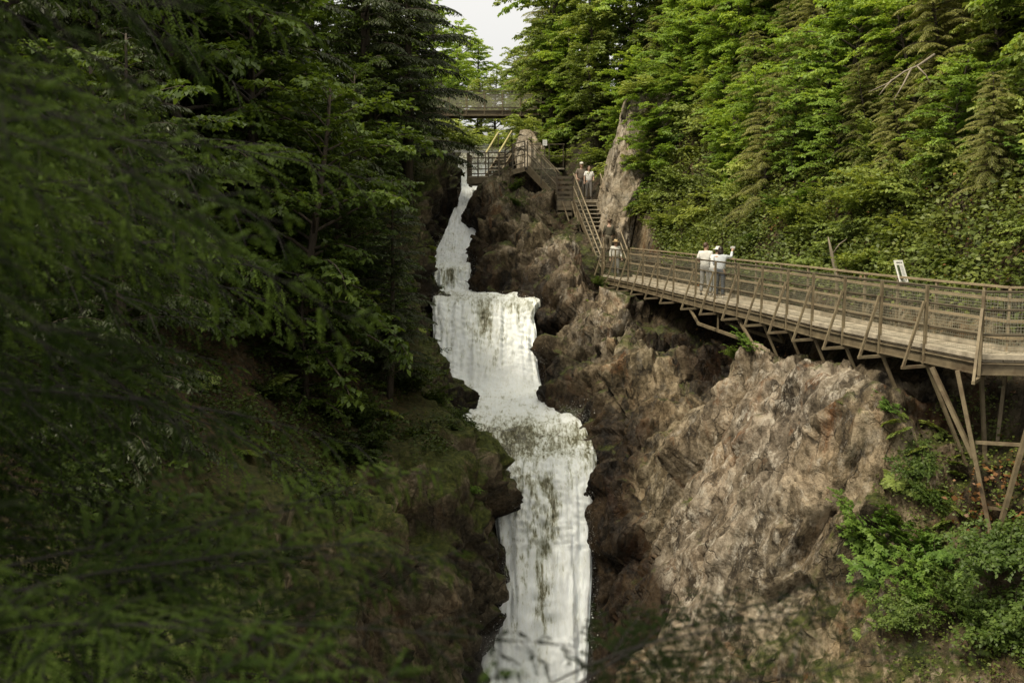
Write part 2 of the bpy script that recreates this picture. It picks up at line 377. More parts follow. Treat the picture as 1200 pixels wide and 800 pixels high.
# right: water edge, low, upper, lip below the walkway, recess under the walkway, foot of the hill, hill, hill high, far
def hill(x, z, s=1.0): return [(x + 2.6 * s, z + 4.4 * s), (x + 8.5 * s, z + 11.5 * s), (x + 60, z + 24)]
RIGHT = {
 -14: [(4.0, -14.6), (7, -10.5), (10.5, -7.5), (13, -4.6), (14, -4.0), (15.2, -2.6)],
   6: [(3.8, -14.5), (6.6, -10.5), (9.6, -7.8), (11.6, -4.9), (12.4, -4.0), (13.6, -2.6)],
  13: [(3.4, -14.4), (6.0, -10.5), (8.4, -8.0), (9.9, -5.4), (10.8, -4.1), (12.4, -2.6)],
  16: [(3.0, -14.3), (5.6, -10.6), (7.9, -8.3), (9.6, -6.4), (10.6, -4.4), (12.0, -2.6)],
  18.3: [(2.8, -14.3), (5.1, -10.3), (7.1, -8.0), (8.9, -6.4), (10.1, -4.4), (11.4, -2.6)],
  20.2: [(2.9, -14.2), (5.6, -10.3), (7.2, -7.6), (8.6, -5.6), (9.7, -4.1), (10.7, -2.6)],
  21.6: [(2.6, -14.0), (4.4, -10.3), (6.05, -6.9), (7.6, -3.75), (8.8, -3.6), (10.0, -2.6)],
  24.3: [(2.3, -13.4), (3.7, -9.9), (5.1, -7.0), (6.85, -3.6), (8.3, -3.6), (9.5, -2.6)],
  26.5: [(2.1, -12.6), (3.3, -9.0), (4.6, -6.7), (6.45, -3.4), (8.1, -3.7), (9.1, -2.6)],
  27.2: [(2.1, -11.8), (3.2, -8.7), (4.6, -6.4), (6.45, -3.5), (8.1, -3.8), (8.9, -2.6)],
  28.1: [(2.2, -10.6), (3.4, -7.9), (5.3, -6.2), (7.6, -5.0), (8.4, -4.1), (8.8, -2.6)],
  30: [(2.4, -8.2), (3.4, -6.8), (4.6, -5.7), (6.9, -5.2), (8.0, -4.2), (8.4, -2.6)],
  32: [(2.4, -7.8), (3.3, -6.4), (4.4, -5.3), (6.7, -4.9), (7.6, -4.2), (8.1, -2.5)],
  34: [(2.1, -7.5), (2.9, -6.0), (4.0, -4.9), (6.2, -4.7), (7.1, -4.2), (7.6, -2.5)],
  36: [(1.4, -7.2), (2.3, -5.7), (3.5, -4.4), (5.5, -4.5), (6.6, -4.3), (7.2, -2.5)],
  37.1: [(1.35, -7.1), (2.1, -5.5), (3.1, -3.9), (4.5, -3.3), (6.1, -4.2), (7.0, -2.5)],
  38: [(1.0, -7.0), (1.8, -5.3), (2.8, -3.7), (4.2, -3.1), (5.8, -4.1), (6.8, -2.5)],
  39.6: [(0.75, -6.6), (1.35, -4.6), (2.3, -3.2), (3.6, -3.0), (5.4, -4.0), (6.5, -2.4)],
  41: [(0.95, -4.4), (1.35, -2.9), (2.2, -2.2), (3.1, -2.3), (4.4, -3.0), (6.3, -2.3)],
  42.2: [(1.25, -3.8), (1.6, -2.8), (2.3, -1.8), (3.0, -1.8), (4.3, -3.0), (6.2, -1.8)],
  43.4: [(-1.8, -3.8), (0.2, -2.5), (1.9, -1.5), (2.9, -1.3), (4.2, -2.8), (6.1, -1.2)],
  44.6: [(-2.1, -3.5), (-1.5, -1.8), (0.7, -0.8), (2.6, -0.7), (4.2, -2.2), (6.0, 0.0)],
  46.5: [(-2.1, -2.9), (-1.75, -0.9), (-0.5, 0.3), (1.9, 0.3), (3.9, -1.2), (5.8, 1.0)],
  49: [(-2.0, -1.9), (-1.75, 0.2), (-1.1, 1.2), (1.2, 1.2), (3.6, 0.2), (5.6, 2.2)],
  51.5: [(-1.9, -0.8), (-1.6, 0.8), (-1.0, 1.4), (1.0, 1.5), (2.9, 1.6), (5.2, 3.4)],
  55: [(-1.75, 1.0), (-1.35, 1.8), (-0.7, 2.1), (1.0, 2.6), (2.6, 3.3), (5.0, 5.2)],
  60: [(-1.2, 2.5), (-0.6, 3.2), (0.2, 3.7), (1.5, 4.7), (2.8, 5.8), (5.2, 7.0)],
  70: [(-0.6, 4.2), (0.2, 4.9), (1.4, 5.6), (2.8, 6.4), (4.2, 6.8), (6.4, 8.0)],
  90: [(-0.5, 6.2), (1.0, 6.8), (3, 7.6), (5, 8.4), (7, 9.0), (10, 10)],
 140: [(0, 12), (3, 12.4), (6, 13), (9, 13.6), (12, 14.4), (18, 16)],
 400: [(0, 26), (10, 26.6), (20, 27.4), (28, 28), (36, 29), (50, 30)],
}
for y in RIGHT:
    x, z = RIGHT[y][-1]
    RIGHT[y] = RIGHT[y] + (hill(x, z, 1.0) if y < 60 else [(x + 8, z + 4), (x + 20, z + 9), (x + 160, z + 18)])

def pchip(xs, ys, q):
    """Monotone cubic interpolation, ys (n, k)."""
    xs = np.asarray(xs, float); ys = np.asarray(ys, float)
    h = np.diff(xs)[:, None]; d = np.diff(ys, axis=0) / h
    m = np.zeros_like(ys)
    a, b = d[:-1], d[1:]
    with np.errstate(divide='ignore', invalid='ignore'):
        hm = np.where(a * b > 0, 2 * a * b / (a + b), 0.0)
    m[1:-1] = hm; m[0] = d[0]; m[-1] = d[-1]
    i = np.clip(np.searchsorted(xs, q) - 1, 0, len(xs) - 2)
    t = ((q - xs[i]) / (xs[i + 1] - xs[i]))[:, None]; hh = h[i]
    return ((2*t**3 - 3*t**2 + 1) * ys[i] + (t**3 - 2*t**2 + t) * hh * m[i]
            + (-2*t**3 + 3*t**2) * ys[i + 1] + (t**3 - t**2) * hh * m[i + 1])

def stack(tab):
    ks = sorted(tab); return ks, np.array([np.array(tab[k], float).ravel() for k in ks])
lk, lv = stack(LEFT); rk, rv = stack(RIGHT)
# rows along the river: close where the walls turn across it, so that every face stays small
_q = np.arange(16, 58, 0.01)
_m = np.concatenate([np.abs(np.diff(pchip(lk, lv, _q).reshape(len(_q), -1, 2)[:, 3:], axis=0)).sum(2), np.abs(np.diff(pchip(rk, rv, _q).reshape(len(_q), -1, 2)[:, :5], axis=0)).sum(2)], 1).max(1)
_st = np.maximum(0.01 / np.interp(_q[1:], [16, 46, 50, 58], [0.08, 0.08, 0.13, 0.16]), np.minimum(_m / 0.13, 0.45))
_c = np.concatenate([[0], np.cumsum(_st)])
YS = np.concatenate([np.arange(-14, 12, 1.0), np.arange(12, 16, 0.25), np.interp(np.arange(0, _c[-1], 1.0), _c, _q),
                     np.arange(58, 74, 0.5), np.arange(74, 140, 3.0), np.arange(140, 401, 20.0)])
print("ROWS", len(YS))
LL = pchip(lk, lv, YS).reshape(len(YS), -1, 2)
RR = pchip(rk, rv, YS).reshape(len(YS), -1, 2)
bedL = LL[:, -1:, :] + np.array([[0.3, -1.5]]); bedR = RR[:, :1, :] + np.array([[-0.3, -1.5]])
PROF = np.concatenate([LL, bedL, bedR, RR], axis=1)          # (rows, 17, 2)
# samples per segment of the profile:      far h2 h1 wall...      bed          right cliff                 hill
SEG = [10, 26, 26, 34, 34, 4, 8, 4, 46, 46, 48, 26, 22, 40, 44, 16]
assert len(SEG) == PROF.shape[1] - 1, (len(SEG), PROF.shape)
cols = []; colseg = []
for s, n in enumerate(SEG):
    for k in range(n):
        t = k / n
        cols.append(PROF[:, s] * (1 - t) + PROF[:, s + 1] * t); colseg.append(s + t)
cols.append(PROF[:, -1]); colseg.append(len(SEG))
colseg = np.array(colseg)
G = np.stack(cols, axis=1)                                   # rows, cols, 2
# round the corners of the profile a little
for _ in range(5):
    G[:, 1:-1] = 0.25 * G[:, :-2] + 0.5 * G[:, 1:-1] + 0.25 * G[:, 2:]
NR, NC = G.shape[:2]
B = np.zeros((NR, NC, 3)); B[..., 0] = G[..., 0]; B[..., 2] = G[..., 1]; B[..., 1] = YS[:, None]

def grid_normals(B):
    du = np.gradient(B, axis=0); dv = np.gradient(B, axis=1)
    n = np.cross(du, dv); n /= (np.linalg.norm(n, axis=2, keepdims=True) + 1e-9)
    n[n[..., 2] < 0] *= 1
    return n
NRM = grid_normals(B)
if NRM[:, 0, 2].mean() < 0: NRM = -NRM
for _ in range(10):                      # even out the directions so that the relief does not fold over itself
    NRM[1:-1] = 0.25 * NRM[:-2] + 0.5 * NRM[1:-1] + 0.25 * NRM[2:]
    NRM[:, 1:-1] = 0.25 * NRM[:, :-2] + 0.5 * NRM[:, 1:-1] + 0.25 * NRM[:, 2:]
NRM /= np.linalg.norm(NRM, axis=2, keepdims=True)

def hash3(p, k):
    v = np.sin(p @ np.array([127.1 + k, 311.7 - k, 74.7 + 2 * k])) * 43758.5453
    return v - np.floor(v)

def facets(P, size, axes, warp=0.35, seed=0.0, blend=0.22):
    """Blocky fractured-rock relief: a tilted plane per cell plus grooves between the cells."""
    A = np.asarray(axes)                                    # 3x3, rows are scaled axes
    Q = (P @ A.T) / size + seed
    n = len(Q); d1 = np.empty(n); d2 = np.empty(n); c = np.empty((n, 3)); c2 = np.empty((n, 3))
    vor = noise.voronoi; nv = noise.noise_vector
    for i in range(n):
        q = Vector(Q[i]); q += nv(q * 0.9) * warp
        d, pts = vor(q)
        d1[i] = d[0]; d2[i] = d[1]; c[i] = pts[0]; c2[i] = pts[1]; Q[i] = q
    def plane(cc):
        tilt = np.stack([hash3(cc, 3), hash3(cc, 7), hash3(cc, 11)], 1) - 0.5
        return (hash3(cc, 0) - 0.5) * 0.8 + ((Q - cc) * tilt).sum(1) * 2.3
    w = np.clip((d2 - d1) / blend, 0, 1); w = 0.5 + 0.5 * w * w * (3 - 2 * w)
    disp = plane(c) * w + plane(c2) * (1 - w)          # neighbouring planes meet in a steep ramp, not a tear
    gate = np.clip((hash3(c, 19) - 0.45) * 3.0, 0, 1)
    groove = np.clip(1 - (d2 - d1) / 0.13, 0, 1) ** 1.3 * gate
    return disp, groove

seg = np.broadcast_to(colseg[None, :], (NR, NC))
rockw = np.zeros((NR, NC))
def ss(a, b, x):
    t = np.clip((x - a) / (b - a), 0, 1); return t * t * (3 - 2 * t)
rockw = ss(2.2, 3.0, seg) * (1 - ss(13.2, 14.2, seg))
soil = 1 - rockw
rocky = np.clip(rockw, 0.0, 1)
near = ((B[..., 1] > 11) & (B[..., 1] < 60))
idx = np.nonzero((near & (seg > 1.2) & (seg < 15)).ravel())[0]
Pn = B.reshape(-1, 3)[idx]
e1 = np.array([-0.50, 0.18, -0.85]); e1 /= np.linalg.norm(e1)      # dip direction
e2 = np.cross(e1, [0, 1, 0]); e2 /= np.linalg.norm(e2); e3 = np.cross(e1, e2)
AX = np.stack([e1 * 0.42, e2 * 1.0, e3 * 1.0])
disp = np.zeros(NR * NC)
dA, gA = facets(Pn, 2.3, AX * np.array([[0.8], [1], [1]]), 0.14, 3.1, 0.07)
dB, gB = facets(Pn, 0.85, AX, 0.14, 17.3, 0.10)
dC, gC = facets(Pn, 0.36, AX * np.array([[1.3], [1], [1]]), 0.15, 41.7, 0.25)
fb = np.array([noise.fractal(Vector(p) * 0.35, 1.0, 2.0, 4) for p in Pn])
QD = Pn @ AX.T
ff = np.array([noise.fractal(Vector(p) * 3.2, 0.85, 2.0, 5) for p in QD])
# long fissures that run down the dip
fz = np.array([noise.ridged_multi_fractal(Vector((p[0] * 0.5, p[1] * 0.95, p[2] * 0.95)), 0.9, 2.1, 4, 1.0, 2.0) for p in QD])
fz = np.clip(fz - 1.05, 0, 1.2)
# spurs and hollows of the broken wall between the slab and the middle fall
sp = np.cos(2 * math.pi * (Pn[:, 1] + 0.35 * Pn[:, 2] + 0.9 * fb) / 3.1)
sp = 1.0 - 2.0 * np.abs(np.sin(math.pi * (Pn[:, 1] + 0.35 * Pn[:, 2] + 0.9 * fb) / 3.1)) ** 0.8
spw = np.exp(-((Pn[:, 1] - 35.5) / 4.2) ** 2) * ss(7.9, 9.0, seg.ravel()[idx])
d = dA * 0.76 - gA * 0.50 + dB * 0.31 - gB * 0.18 + dC * 0.11 - gC * 0.05 + fb * 0.22 + ff * 0.085 - fz * 0.26 + spw * sp * 0.52
# the big slab is smoother than the broken spurs
slab = np.exp(-((Pn[:, 1] - 23.9) / 2.6) ** 2) * ss(7.9, 9.2, seg.ravel()[idx])
d = d * (1 - 0.62 * slab) + (dB * 0.14 + ff * 0.05 - gB * 0.10 + dC * 0.05) * slab
# and the wall under the lip is less broken where people walk, so that nothing pierces the deck
w = rocky.ravel()[idx]; w = w * 0.9 + 0.18
sg = seg.ravel()[idx]
w = w * (1 - 0.75 * (ss(11.6, 12.2, sg) * (1 - ss(13.2, 14.0, sg))))
w = w * (1 - 0.7 * (ss(5.6, 6.1, sg) * (1 - ss(7.9, 8.3, sg))))
disp[idx] = d * w
DIS = disp.reshape(NR, NC)
T = B + NRM * DIS[..., None]
# nothing may rise through the walkway
lim = np.interp(T[..., 1], [0, 43.6, 48.4], [-3.05, -3.05, 0.35])
under = (T[..., 1] > 15) & (T[..., 1] < 48.4) & (seg > 10.5) & (seg < 13.05)
fade = ss(10.5, 11.2, seg) * (1 - ss(12.8, 13.05, seg))
T[..., 2] = np.where(under & (T[..., 2] > lim), lim * fade + T[..., 2] * (1 - fade), T[..., 2])

# surface masks
WZ = np.interp(YS, [-14, 25, 26, 29.2, 30, 38.4, 39.6, 41, 44.4, 45, 46.5, 50, 54, 62, 70, 90, 140, 400],
               [-14, -14, -13, -8, -7.4, -6.5, -5, -3.2, -3.2, -2.4, -2.2, -0.4, 1.6, 4.0, 4.6, 6.6, 12.4, 26.4])
hgt = T[..., 2] - WZ[:, None]
left_side = seg < 6.5
wet_shade_mask = np.clip(1.15 - hgt / np.where(left_side, 2.4, 2.1), 0, 1)
# the right-hand wall beside the last fall stays wet to a good height
lowfall = (~left_side) & (T[..., 1] > 24) & (T[..., 1] < 30.5)
wet_shade_mask = np.where(lowfall, np.maximum(wet_shade_mask, np.clip((4.15 + 0.14 * (-8 - T[..., 2]) - T[..., 0] + 0.25 * np.sin(T[..., 2] * 1.7)) / 0.8, 0, 1)), wet_shade_mask)
wet_shade_mask = np.where(left_side & (seg > 3.0), np.maximum(wet_shade_mask, 0.45), wet_shade_mask)
# shade of the hollow beneath the deck, painted in through the wet mask
wet_shade_mask = np.where((seg > 11.3) & (seg < 12.8), np.maximum(wet_shade_mask, 0.55), wet_shade_mask)
mossm = np.where(left_side, 0.45 + 0.45 * (seg < 3.4), 0.0)
mossm = np.where((~left_side) & (T[..., 1] < 20.8), 0.5, mossm)
mossm = np.where((seg > 12.4), 0.35, mossm)
hollow_shade = (~left_side) & (seg > 9.9) & (seg < 12.9) & (T[..., 1] > 27.7)  # shade of the hollow, painted with the dark tone of wet rock
hollow_shade = hollow_shade * ss(27.6, 28.2, T[..., 1]) * (1 - ss(36.6, 37.6, T[..., 1])) * ss(10.2, 10.8, seg)
wet_shade_mask = np.maximum(wet_shade_mask, 0.95 * hollow_shade)
wet_shade_mask = np.maximum(wet_shade_mask, 0.7 * ((~left_side) & (seg > 11.2) & (seg < 12.9) & (T[..., 1] > 30)))  # shade along the underside of the deck, painted the same way
mossm = np.where((~left_side) & (seg < 12.4) & (T[..., 1] > 33), np.maximum(mossm, 0.30), mossm)
pale = np.exp(-np.abs((T[..., 1] - 24.0) / 2.9) ** 4) * ss(8.5, 9.2, seg) * (1 - ss(11.0, 11.7, seg))
pale = np.maximum(pale, 0.6 * ((T[..., 1] > 36) & (T[..., 1] < 44) & (seg > 9.4) & (seg < 11.6)))
soilm = np.clip(1 - ss(2.0, 2.9, seg) + ss(13.0, 13.6, seg), 0, 1)
soilm = np.where((~left_side) & (T[..., 1] < 19.6) & (seg > 10.2), np.maximum(soilm, 0.55), soilm)

def cut(name, c0, c1, mat, label=None):
    sub = T[:, c0:c1 + 1]; n, k = sub.shape[:2]
    ii = np.arange(n * k).reshape(n, k)
    f = np.stack([ii[:-1, :-1], ii[:-1, 1:], ii[1:, 1:], ii[1:, :-1]], -1).reshape(-1, 4)
    f = f[:, ::-1] if FLIP else f
    me = np_mesh(name, sub.reshape(-1, 3), f, True)
    for nm, arr in (("wet_shade", wet_shade_mask), ("moss", mossm), ("pale", pale), ("soil", soilm)):
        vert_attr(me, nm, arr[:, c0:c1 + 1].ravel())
    o = link_mesh(name, me, mat); o["kind"] = "structure"
    return o
# orientation
_q = np.cross(T[1, 1] - T[0, 1], T[0, 2] - T[0, 1]); FLIP = _q[2] > 0
c_at = lambda s: int(np.searchsorted(colseg, s))
cut("hillside_left", 0, c_at(3), M["rock_left"])
cut("cliff_left", c_at(3), c_at(6), M["rock_left"])
cut("riverbed", c_at(6), c_at(8), M["rock_left"])
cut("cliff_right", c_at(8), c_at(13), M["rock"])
cut("hillside_right", c_at(13), NC - 1, M["rock"])

# tree for dropping things onto the terrain (every second sample is plenty)
_st = T[::2, ::2]; _n, _k = _st.shape[:2]; _ii = np.arange(_n * _k).reshape(_n, _k)
_f = np.stack([_ii[:-1, :-1], _ii[:-1, 1:], _ii[1:, 1:], _ii[1:, :-1]], -1).reshape(-1, 4)
TERR = BVHTree.FromPolygons([tuple(v) for v in _st.reshape(-1, 3)], [tuple(int(i) for i in f) for f in _f])
def drop(x, y, top=60):
    h = TERR.ray_cast(Vector((x, y, top)), Vector((0, 0, -1)))
    return h[0] if h[0] is not None else Vector((x, y, -3))
def sight(px, py):
    """Where the sight line of a photo pixel meets the terrain."""
    d = at(px, py, 1.0).normalized()
    h = TERR.ray_cast(Vector((0, 0, 0)), d)
    return (h[0], h[1]) if h[0] is not None else (None, None)

# ------------------------------------------------------------------ river
# Y, z, left x, right x, foam
RIV = [
 (400, 26.5, -4, 2, 0.0), (140, 12.5, -5, 1.5, 0.0), (90, 6.7, -4, 1, 0.0), (70, 4.7, -4.2, 0.4, 0.0), (64, 4.25, -3.8, 0.0, 0.0), (60, 3.4, -3.4, -0.6, 0.2),
 (56.5, 2.35, -2.9, -1.4, 0.85), (54, 1.5, -2.75, -1.6, 1.0), (51.8, 0.4, -3.1, -1.7, 1.0), (50, -0.55, -3.35, -1.75, 1.0), (48.2, -1.5, -3.7, -1.85, 1.0),
 (46.9, -2.05, -3.85, -1.9, 0.95), (45.7, -2.15, -3.7, -1.9, 0.8), (45.2, -2.3, -3.6, -1.9, 0.7), (44.8, -2.85, -3.55, -1.85, 0.8), (44.5, -3.15, -3.6, -1.4, 0.95),
 (43.6, -3.2, -3.6, 1.0, 0.75), (42.4, -3.2, -3.5, 1.7, 0.66), (41.4, -3.24, -3.4, 1.5, 0.62), (40.9, -3.36, -3.3, 1.3, 0.62), (40.4, -3.85, -3.25, 0.9, 0.76),
 (39.9, -4.6, -3.2, 1.0, 0.86), (39.4, -5.4, -3.2, 1.0, 0.92), (38.9, -6.05, -3.1, 1.1, 0.98), (38.3, -6.42, -3.0, 1.3, 1.0), (37.2, -6.6, -2.8, 1.6, 0.95),
 (35.6, -6.76, -2.6, 2.0, 0.86), (34, -6.92, -2.3, 2.4, 0.72), (32.4, -7.08, -1.6, 2.65, 0.64), (31.2, -7.2, -1.2, 2.7, 0.60), (30.4, -7.36, -0.9, 2.65, 0.62),
 (29.8, -7.75, -0.8, 2.6, 0.68), (29.1, -8.6, -0.6, 2.5, 0.75), (28.4, -9.7, -0.4, 2.4, 0.84), (27.7, -10.8, -0.55, 2.3, 0.90), (27.0, -11.9, -1.05, 2.2, 0.97),
 (26.3, -13.0, -1.45, 2.1, 1.0), (25.6, -13.7, -1.8, 2.2, 1.0), (24, -14.0, -2.2, 2.8, 0.9), (18, -14.05, -2.8, 3.4, 0.6), (6, -14.1, -3.2, 4.2, 0.4), (-14, -14.2, -3.4, 4.4, 0.4)]
rv_ = np.array(RIV, float)
arc = np.concatenate([[0], np.cumsum(np.hypot(np.diff(rv_[:, 0]), np.diff(rv_[:, 1])))])
i0 = 4
fine = np.concatenate([arc[:i0], np.arange(arc[i0], arc[38], 0.07), arc[38:]])
W = pchip(arc, rv_, fine)
NU = 76
u = np.linspace(0, 1, NU)
WV = np.zeros((len(fine), NU, 3))
WV[..., 0] = W[:, 2:3] * (1 - u) + W[:, 3:4] * u
WV[..., 1] = W[:, 0:1]; WV[..., 2] = W[:, 1:2]
foam = np.repeat(W[:, 4:5], NU, 1)
# middle rib of the last fall: darker water over a rock rib, bright sheet on its right
rib_x = np.interp(WV[:, 0, 2], [-14, -11.5, -9, -7.6], [0.55, 0.75, 1.05, 1.3])
fall3 = ss(-7.5, -8.1, WV[..., 2] * 1.0) if False else np.clip((-7.45 - WV[..., 2]) / 0.5, 0, 1) * np.clip((WV[..., 2] + 13.4) / 1.0, 0, 1)
du = WV[..., 0] - rib_x[:, None]
wob = np.array([[noise.noise(Vector((0.0, z * 1.7, 3.3))) for z in WV[:, 0, 2]]]).T * 0.30 + np.array([[noise.noise(Vector((0.0, z * 5.1, 7.3))) for z in WV[:, 0, 2]]]).T * 0.12
du = du + wob
foam -= fall3 * 0.62 * np.exp(-(du / 0.17) ** 2) * ss(-12.3, -10.8, WV[..., 2])
foam -= fall3 * 0.40 * np.exp(-((du + 0.52 + 0.3 * wob) / 0.10) ** 2) * ss(-11.5, -9.5, WV[..., 2])
foam -= fall3 * 0.13 * np.clip(-du / 0.6, 0, 1) * (WV[..., 2] > -11.2)
foam += fall3 * 0.16 * np.clip((du - 0.2) / 0.5, 0, 1)
# chute before it: rocks just under the surface, foam trains
ch = np.exp(-((WV[..., 1] - 32.2) / 1.6) ** 2)
foam -= ch * 0.45 * np.exp(-((WV[..., 0] - 0.1) / 0.75) ** 2) + 0.25 * ch
# middle fall: brownish tongues
f2 = np.exp(-((WV[..., 1] - 40.2) / 0.75) ** 2)
foam -= f2 * 0.62 * (np.exp(-((WV[..., 0] + 1.15) / 0.32) ** 2) + 0.7 * np.exp(-((WV[..., 0] - 0.15) / 0.5) ** 2) * (WV[..., 2] > -3.9))
foam += f2 * 0.1 * np.exp(-((WV[..., 0] + 2.3) / 0.6) ** 2)
# small ledge of the top fall: a brown strand on the left
f1 = np.exp(-((WV[..., 1] - 45.0) / 0.35) ** 2)
foam -= f1 * 0.9 * np.exp(-((WV[..., 0] + 2.85) / 0.25) ** 2)
# displacement
wn = grid_normals(WV)
if wn[len(fine) // 2, :, 2].mean() < 0: wn = -wn
fl = np.repeat(fine[:, None], NU, 1)
steep = np.clip(np.abs(np.gradient(W[:, 1], fine)), 0, 1)
dd = np.zeros(WV.shape[:2])
for i in range(len(fine)):
    if not (12 < W[i, 0] < 70): continue
    st = steep[i]
    for j in range(NU):
        x, y, z = WV[i, j]
        a = 0.55 + (1 - st) * (noise.turbulence(Vector((x * 1.5, fl[i, j] * 0.9, 3.0)), 4, False) - 0.55) + st * 0.9 * noise.fractal(Vector((x * 3.2, fl[i, j] * 0.22, 3.0)), 0.7, 2.1, 4)
        b = noise.fractal(Vector((x * 3.8, fl[i, j] * (2.2 - 1.6 * st), 9.0)), 0.8, 2.0, 3)
        c = noise.fractal(Vector((x * 9, fl[i, j] * (7.0 - 4.0 * st), 5.0)), 0.8, 2.0, 2)
        dd[i, j] = (a - 0.55) * (0.10 + 0.12 * st) + b * (0.045 + 0.05 * st) + c * 0.016
# bulge of the falls and a hollow along the rib
dd += fall3 * (-0.20 * np.exp(-(du / 0.24) ** 2) + 0.16 * np.exp(-((du - 0.75) / 0.45) ** 2) + 0.15 * np.exp(-((du + 0.6) / 0.4) ** 2))
dd -= f2 * 0.22 * np.exp(-((WV[..., 0] + 1.15) / 0.35) ** 2)
dd[:, :2] -= 0.3; dd[:, -2:] -= 0.3
WD = WV + wn * dd[..., None]
ii = np.arange(WD.shape[0] * NU).reshape(-1, NU)
wf = np.stack([ii[:-1, :-1], ii[:-1, 1:], ii[1:, 1:], ii[1:, :-1]], -1).reshape(-1, 4)
_q = np.cross(WD[300, 31] - WD[300, 30], WD[301, 30] - WD[300, 30])
if _q[2] < 0: wf = wf[:, ::-1]
me = np_mesh("river", WD.reshape(-1, 3), wf, True)
foam = foam + np.clip(dd * 0.5, -0.12, 0.12)
vert_attr(me, "foam", foam.ravel())
fa = me.attributes.new("flow", 'FLOAT_VECTOR', 'POINT')
fa.data.foreach_set("vector", np.stack([WV[..., 0], fl, np.zeros_like(fl)], -1).astype(np.float32).ravel())
river = link_mesh("river", me, M["water"]); river["kind"] = "structure"

# drops thrown off the falls: nobody could count them
def drops():
    rng = np.random.default_rng(4)
    V = []; Fc = []
    def cloud(n, ys, zs, xs, spread, size):
        for _ in range(n):
            t = rng.random()
            p = np.array([xs[0] + (xs[1] - xs[0]) * t, ys[0] + (ys[1] - ys[0]) * t, zs[0] + (zs[1] - zs[0]) * t]) + rng.normal(0, 1, 3) * spread
            s = size * rng.lognormal(0, 0.5)
            b = len(V)
            q = rng.normal(0, 1, (4, 3)); q /= np.linalg.norm(q, axis=1, keepdims=True)
            for k in range(4): V.append(p + q[k] * s)
            Fc.extend([(b, b + 1, b + 2), (b, b + 2, b + 3), (b, b + 3, b + 1), (b + 1, b + 3, b + 2)])
    cloud(5000, (29.9, 28.2), (-7.2, -9.4), (-0.25, 0.15), (0.14, 0.22, 0.3), 0.0055)
    cloud(6000, (28.2, 26.2), (-9.2, -12.6), (0.1, -0.6), (0.16, 0.25, 0.4), 0.0055)
    cloud(6000, (29.6, 26.2), (-7.6, -12.8), (2.35, 2.05), (0.13, 0.3, 0.4), 0.0055)
    cloud(6000, (38.6, 38.2), (-5.9, -6.1), (-1.7, 0.6), (0.4, 0.4, 0.28), 0.007)
    cloud(3500, (31.0, 33.5), (-6.9, -6.5), (1.2, 2.3), (0.35, 0.5, 0.16), 0.0055)
    cloud(7000, (38.9, 38.1), (-5.5, -6.3), (-1.9, 0.8), (0.35, 0.5, 0.5), 0.0055)
    cloud(6000, (26.6, 26.0), (-12.2, -13.2), (-1.0, 2.0), (0.4, 0.5, 0.6), 0.0055)
    cloud(4000, (46.6, 45.6), (-1.6, -2.3), (-3.6, -2.0), (0.25, 0.5, 0.4), 0.007)
    cloud(4000, (41.0, 40.6), (-3.2, -3.4), (-3.0, 0.8), (0.2, 0.2, 0.1), 0.007)
    return np.array(V), np.array(Fc)
v_, f_ = drops()
M["spray"] = mat_simple("spray_drops", (0.86, 0.88, 0.87), 0.4, 0, 0.02)
o = link_mesh("water_spray", np_mesh("water_spray", v_, f_), M["spray"])
tag(o, "white drops of spray thrown off the edges of the falls", "spray", kind="stuff")

# fine mist hanging where the falls land
mm_, nt_ = new_mat("mist"); N = NT(nt_)
vs = N.n("ShaderNodeVolumeScatter"); vs.inputs["Color"].default_value = (0.95, 0.96, 0.97, 1); vs.inputs["Density"].default_value = 0.10; vs.inputs["Anisotropy"].default_value = 0.2
om = N.n("ShaderNodeOutputMaterial"); N.l(vs.outputs[0], om.inputs["Volume"])
M["mist"] = mm_
for c, r, lab in (((-0.7, 38.3, -5.7), (1.7, 0.9, 1.0), "thin mist at the foot of the middle fall"), ((0.3, 26.3, -12.7), (1.9, 1.0, 1.5), "thin mist at the foot of the last fall")):
    bm = bmesh.new(); bmesh.ops.create_icosphere(bm, subdivisions=3, radius=1.0, matrix=Matrix.Translation(c) @ Matrix.Diagonal((*r, 1)))
    me = bpy.data.meshes.new("mist"); bm.to_mesh(me); bm.free(); o = link_mesh("mist", me, M["mist"]); tag(o, lab, "mist", kind="stuff")
# ------------------------------------------------------------------ cliff walkway
def on_plane(px, py, z):
    d = at(px, py, 1.0); return d * (z / d.z)
ZB = -2.90                    # underside of the edge beam
# stations of the outer edge (posts): plan positions x, Y
ST = [(8.72, 18.35), (8.35, 19.9), (7.98, 21.35), (7.67, 22.8), (7.40, 24.3), (7.22, 25.9), (6.98, 27.6), (6.70, 29.3), (6.36, 30.95), (6.08, 32.7),
      (5.72, 35.0), (5.45, 37.0), (5.15, 38.9), (4.80, 40.8), (4.45, 42.6), (4.05, 44.4)]
NEAR = [(10.9, 18.05), (13.4, 18.3)]          # the walkway turns right, out of the picture
OUT = [Vector((x, y, 0)) for x, y in reversed(NEAR)] + [Vector((x, y, 0)) for x, y in ST]
WID = 1.3
def offset_line(L, w):
    res = []
    for i, p in enumerate(L):
        a = (L[i] - L[i - 1]).normalized() if i > 0 else None
        b = (L[i + 1] - L[i]).normalized() if i < len(L) - 1 else None
        a = a or b; b = b or a
        na = Vector((a.y, -a.x, 0)); nb = Vector((b.y, -b.x, 0))
        n = (na + nb).normalized(); res.append(p + n * (w / max(0.5, n.dot(na))))
    return res
INN = offset_line(OUT, WID)
DZ = -2.62                    # deck surface
RT = -1.36                    # top of the rail
Z3 = lambda p, z: Vector((p.x, p.y, z))
walk = empty("cliff_walkway", (7.5, 27, DZ), "long railed walkway of grey planks and brown steel bolted along the right cliff", "walkway")

